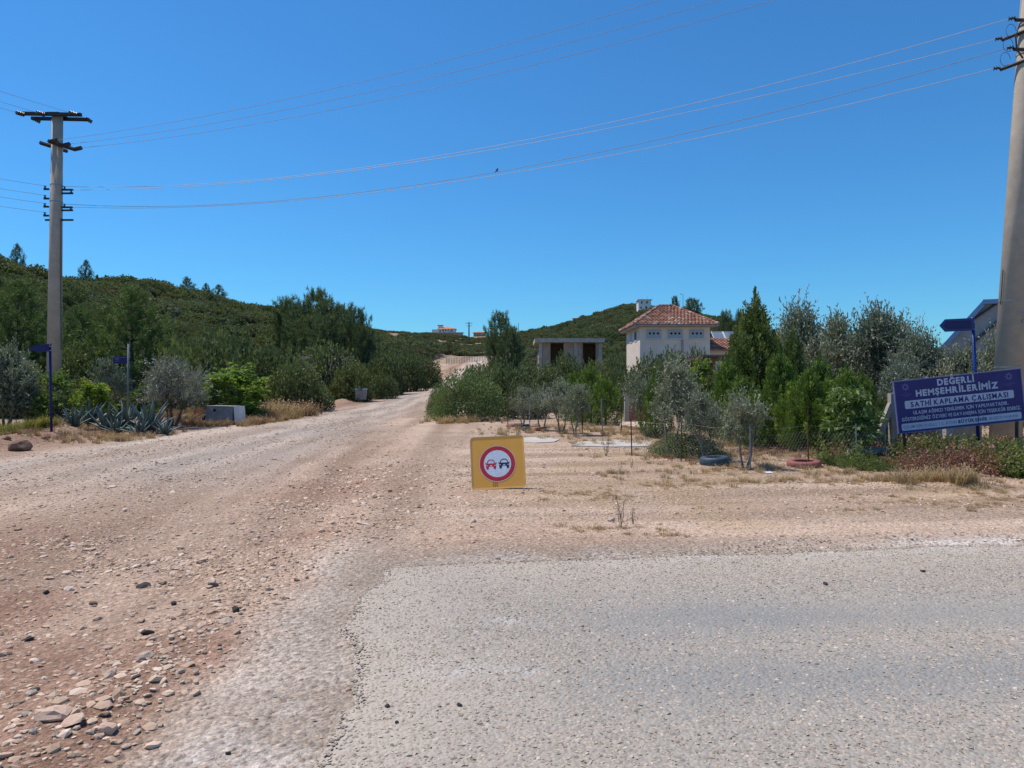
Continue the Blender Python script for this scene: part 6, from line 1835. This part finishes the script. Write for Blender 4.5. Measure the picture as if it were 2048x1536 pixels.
# gate post, rubble heap, low brick wall
Yq = 27.0; X = gx(1253, Yq)
e = empty('gate_post', (X, Yq, hz(X, Yq))); tag(e, 'slender pale concrete gate post at the end of the path', 'post')
mb = MB(); mb.box((0, 0, .55), (.17, .17, 1.25), (0, R(1), 0)); mb.build('shaft', 'concrete', e)
mb = MB(); mb.box((0, 0, 1.19), (.20, .20, .05)); mb.build('cap', 'concrete', e)
wl_ = empty('brick_wall', (gx(1277, 29), 29, hz(gx(1277, 29), 29))); tag(wl_, 'low unplastered red brick wall behind the gate post', 'wall')
M['brick'] = worn('hollow_brick', (.42, .19, .12, 1), (.50, .26, .17, 1), 9, .95, bump=.3)
bm_ = MB(); bm_.box((0, 0, 0), (.185, .14, .185)); b0 = bm_.build('brick', 'brick', wl_); first = True
for j in range(5):
    for i in range(5 - (j == 4) * 2):
        o = b0 if first else link('brick', b0.data, wl_); first = False
        o.location = (-.45 + .2 * i + (.1 if j % 2 else 0), .004 * ((i * 7 + j * 3) % 5 - 2), .1 + .198 * j)
mb = MB(); mb.box((0.05, .01, .48), (1.1, .10, .98)); mb.build('mortar', 'concrete_grey', wl_)
for i, (px, Y, s_) in enumerate(((1265, 26.2, .45), (1290, 25.6, .55), (1278, 24.9, .35), (1330, 24.5, .5))):
    me = stone_mesh('rubble_block', 700 + i, .5, 2, 'stone_beige'); o = link('rubble_block', me); X = gx(px, Y); o.location = (X, Y, hz(X, Y) + .08); o.scale = (s_, s_ * .8, s_ * .7)
    tag(o, ('pale rubble block at the foot of the gate post', 'largest pale rubble block right of the gate post', 'small pale rubble block before the brick wall', 'pale rubble block behind the dark tyre')[i], 'rubble')
# concrete path to the gate
def path_slab(name, pts_, h):
    vs = []; n = len(pts_); 
    for z in (h, -.1):
        for px, py in pts_:
            Y = CAMZ * F / (py - 768); X = gx(px, Y); vs.append((X, Y, hz(X, Y) + z))
    o = mesh_obj(name, vs, [tuple(range(n))] + [(i, i + n, (i + 1) % n + n, (i + 1) % n) for i in range(n)], 'concrete_path'); return tag(o, kind='structure')
M['concrete_path'] = worn('pale_concrete_path', (.44, .385, .325, 1), (.56, .51, .455, 1), 2.0, .95, bump=.3)
path_slab('path', [(1040, 884), (1048, 876), (1085, 875), (1120, 879), (1108, 885), (1072, 887)][::-1], .02)
path_slab('path', [(1142, 893), (1158, 885), (1230, 882), (1305, 883), (1300, 895), (1228, 896)][::-1], .025)
mb = MB(); mb.box((0, 0, 0), (.14, .09, .012), (R(8), 0, .2)); o = mb.build('white_scrap', 'whitewall'); Y = CAMZ * F / (947 - 768); o.location = (gx(1537, Y), Y, hz(gx(1537, Y), Y) + .012); tag(o, 'white scrap of board on the dirt beside the fence', 'scrap')
# grey trough and barrel behind the printed board
Yt = 17.9
e = empty('water_trough', (gx(1905, Yt), Yt, hz(gx(1905, Yt), Yt))); tag(e, 'pale grey concrete trough seen below the printed board', 'trough')
mb = MB(); mb.box((0, 0, .3), (1.15, .5, .75)); mb.build('body', 'concrete', e)
mb = MB(); mb.box((0, 0, .70), (1.22, .57, .06)); mb.build('rim', 'concrete_grey', e)
# metal container on the left verge
Yc = 28.0; X = gx(449, Yc)
e = empty('metal_container', (X, Yc, hz(X, Yc)), R(-4)); tag(e, 'overturned bluish grey metal container on the left verge', 'container')
mb = MB(); w = .55
prof = [(-w, .02), (w * .93, .0), (w * .95, .74), (-w * .9, .76), (-w * .98, .5)]
mb.prism(prof[::-1], -.40, .40); mb.build('body', 'galv', e)
mb = MB(); mb.tube([(-w, -.41, .02), (w * .93, -.41, 0), (w * .95, -.41, .74), (-w * .9, -.41, .76), (-w * .98, -.41, .5), (-w, -.41, .02)], .02, 6); mb.build('rim', 'galv', e)
mb = MB(); mb.box((-.21, -.402, .58), (.12, .01, .10)); mb.build('hole', 'dark_open', e)
mb = MB(); mb.box((w + .12, -.1, .38), (.22, .5, .72), (0, R(-4), 0)); mb.build('lid', 'whitewall', e)
mb = MB(); mb.tube([(-w - .03, -.3, .22), (-w - .10, -.3, .22)], .22, 16); mb.build('wheel', 'tyre_black', e)
# dumpster
Yd = 57.0; X = gx(722.5, Yd)
e = empty('dumpster', (X, Yd, hz(X, Yd)), R(8)); tag(e, 'galvanised wheeled dumpster at the left edge of the road', 'dumpster')
bot, top_ = (.40, .36), (.48, .46)
vs = [(-bot[0], -bot[1], .2), (bot[0], -bot[1], .2), (bot[0], bot[1], .2), (-bot[0], bot[1], .2), (-top_[0], -top_[1], .95), (top_[0], -top_[1], .95), (top_[0], top_[1], .95), (-top_[0], top_[1], .95)]
mb = MB(); mb.add(vs, [(0, 3, 2, 1), (0, 1, 5, 4), (1, 2, 6, 5), (2, 3, 7, 6), (3, 0, 4, 7), (4, 5, 6, 7)]); mb.build('body', 'galv', e)
mb = MB(); pts_ = [(-.5, .48 * math.cos(t), .97 + .16 * math.sin(t)) for t in np.linspace(0, PI, 9)]
mb.add(pts_ + [(.5, p[1], p[2]) for p in pts_], [(i, i + 1, i + 10, i + 9) for i in range(8)] + [tuple(range(9)), tuple(range(9, 18))[::-1]]); mb.build('lid', 'galv', e)
for k in range(3):
    mb = MB(); mb.box((-.28 + .28 * k, -.43, .58), (.04, .04, .6), (R(8), 0, 0)); mb.build('rib', 'galv', e)
for x in (-.3, .3):
    for y in (-.28, .28):
        mb = MB(); mb.tube([(x - .03, y, .09), (x + .03, y, .09)], .09, 12); mb.build('wheel', 'tyre_black', e)
# wooden nest box on stakes at the far left
Yw = 25.0; X = gx(62, Yw)
e = empty('wooden_hutch', (X, Yw, hz(X, Yw))); tag(e, 'weathered wooden hutch on stakes left of the power pole', 'hutch')
mb = MB(); mb.box((0, 0, 1.2), (.28, .3, .5)); mb.build('box', 'wood', e)
mb = MB(); mb.box((0, 0, 1.47), (.36, .4, .04), (0, R(6), 0)); mb.build('lid', 'wood', e)
for x in (-.11, .11):
    mb = MB(); mb.box((x, 0, .47), (.05, .05, .96)); mb.build('leg', 'bark', e)
# clods on the soil bank at the far left
for i, (px, py, w, l_) in enumerate(((40, 902, 62, 'broken reddish soil clod with a dark hollow at the far left bank'), (92, 884, 26, 'dark brown soil clod right of the broken one'), (12, 892, 24, 'small soil clod at the left picture edge'))):
    stone('soil_clod', l_, px, py, w, 'soil', .5, seed=500 + i)
for i in range(26):
    rr_ = random.Random(900 + i); Y = rr_.uniform(58, 88); px = gx(0, 1); X = -13.4 + rr_.gauss(0, .5)
    me = stone_mesh('bank_stone', 800 + i % 6, .55, 1, 'stone_pink'); o = link('bank_stone', me); s_ = rr_.uniform(.12, .32); o.scale = (s_, s_, s_); o.location = (X, Y, hz(X, Y) + s_ * .2); o.rotation_euler = (0, 0, rr_.uniform(0, 6))
    tag(o, 'reddish stone on the roadside bank beyond the dumpster', 'stone', 'stones on the bank beyond the dumpster')
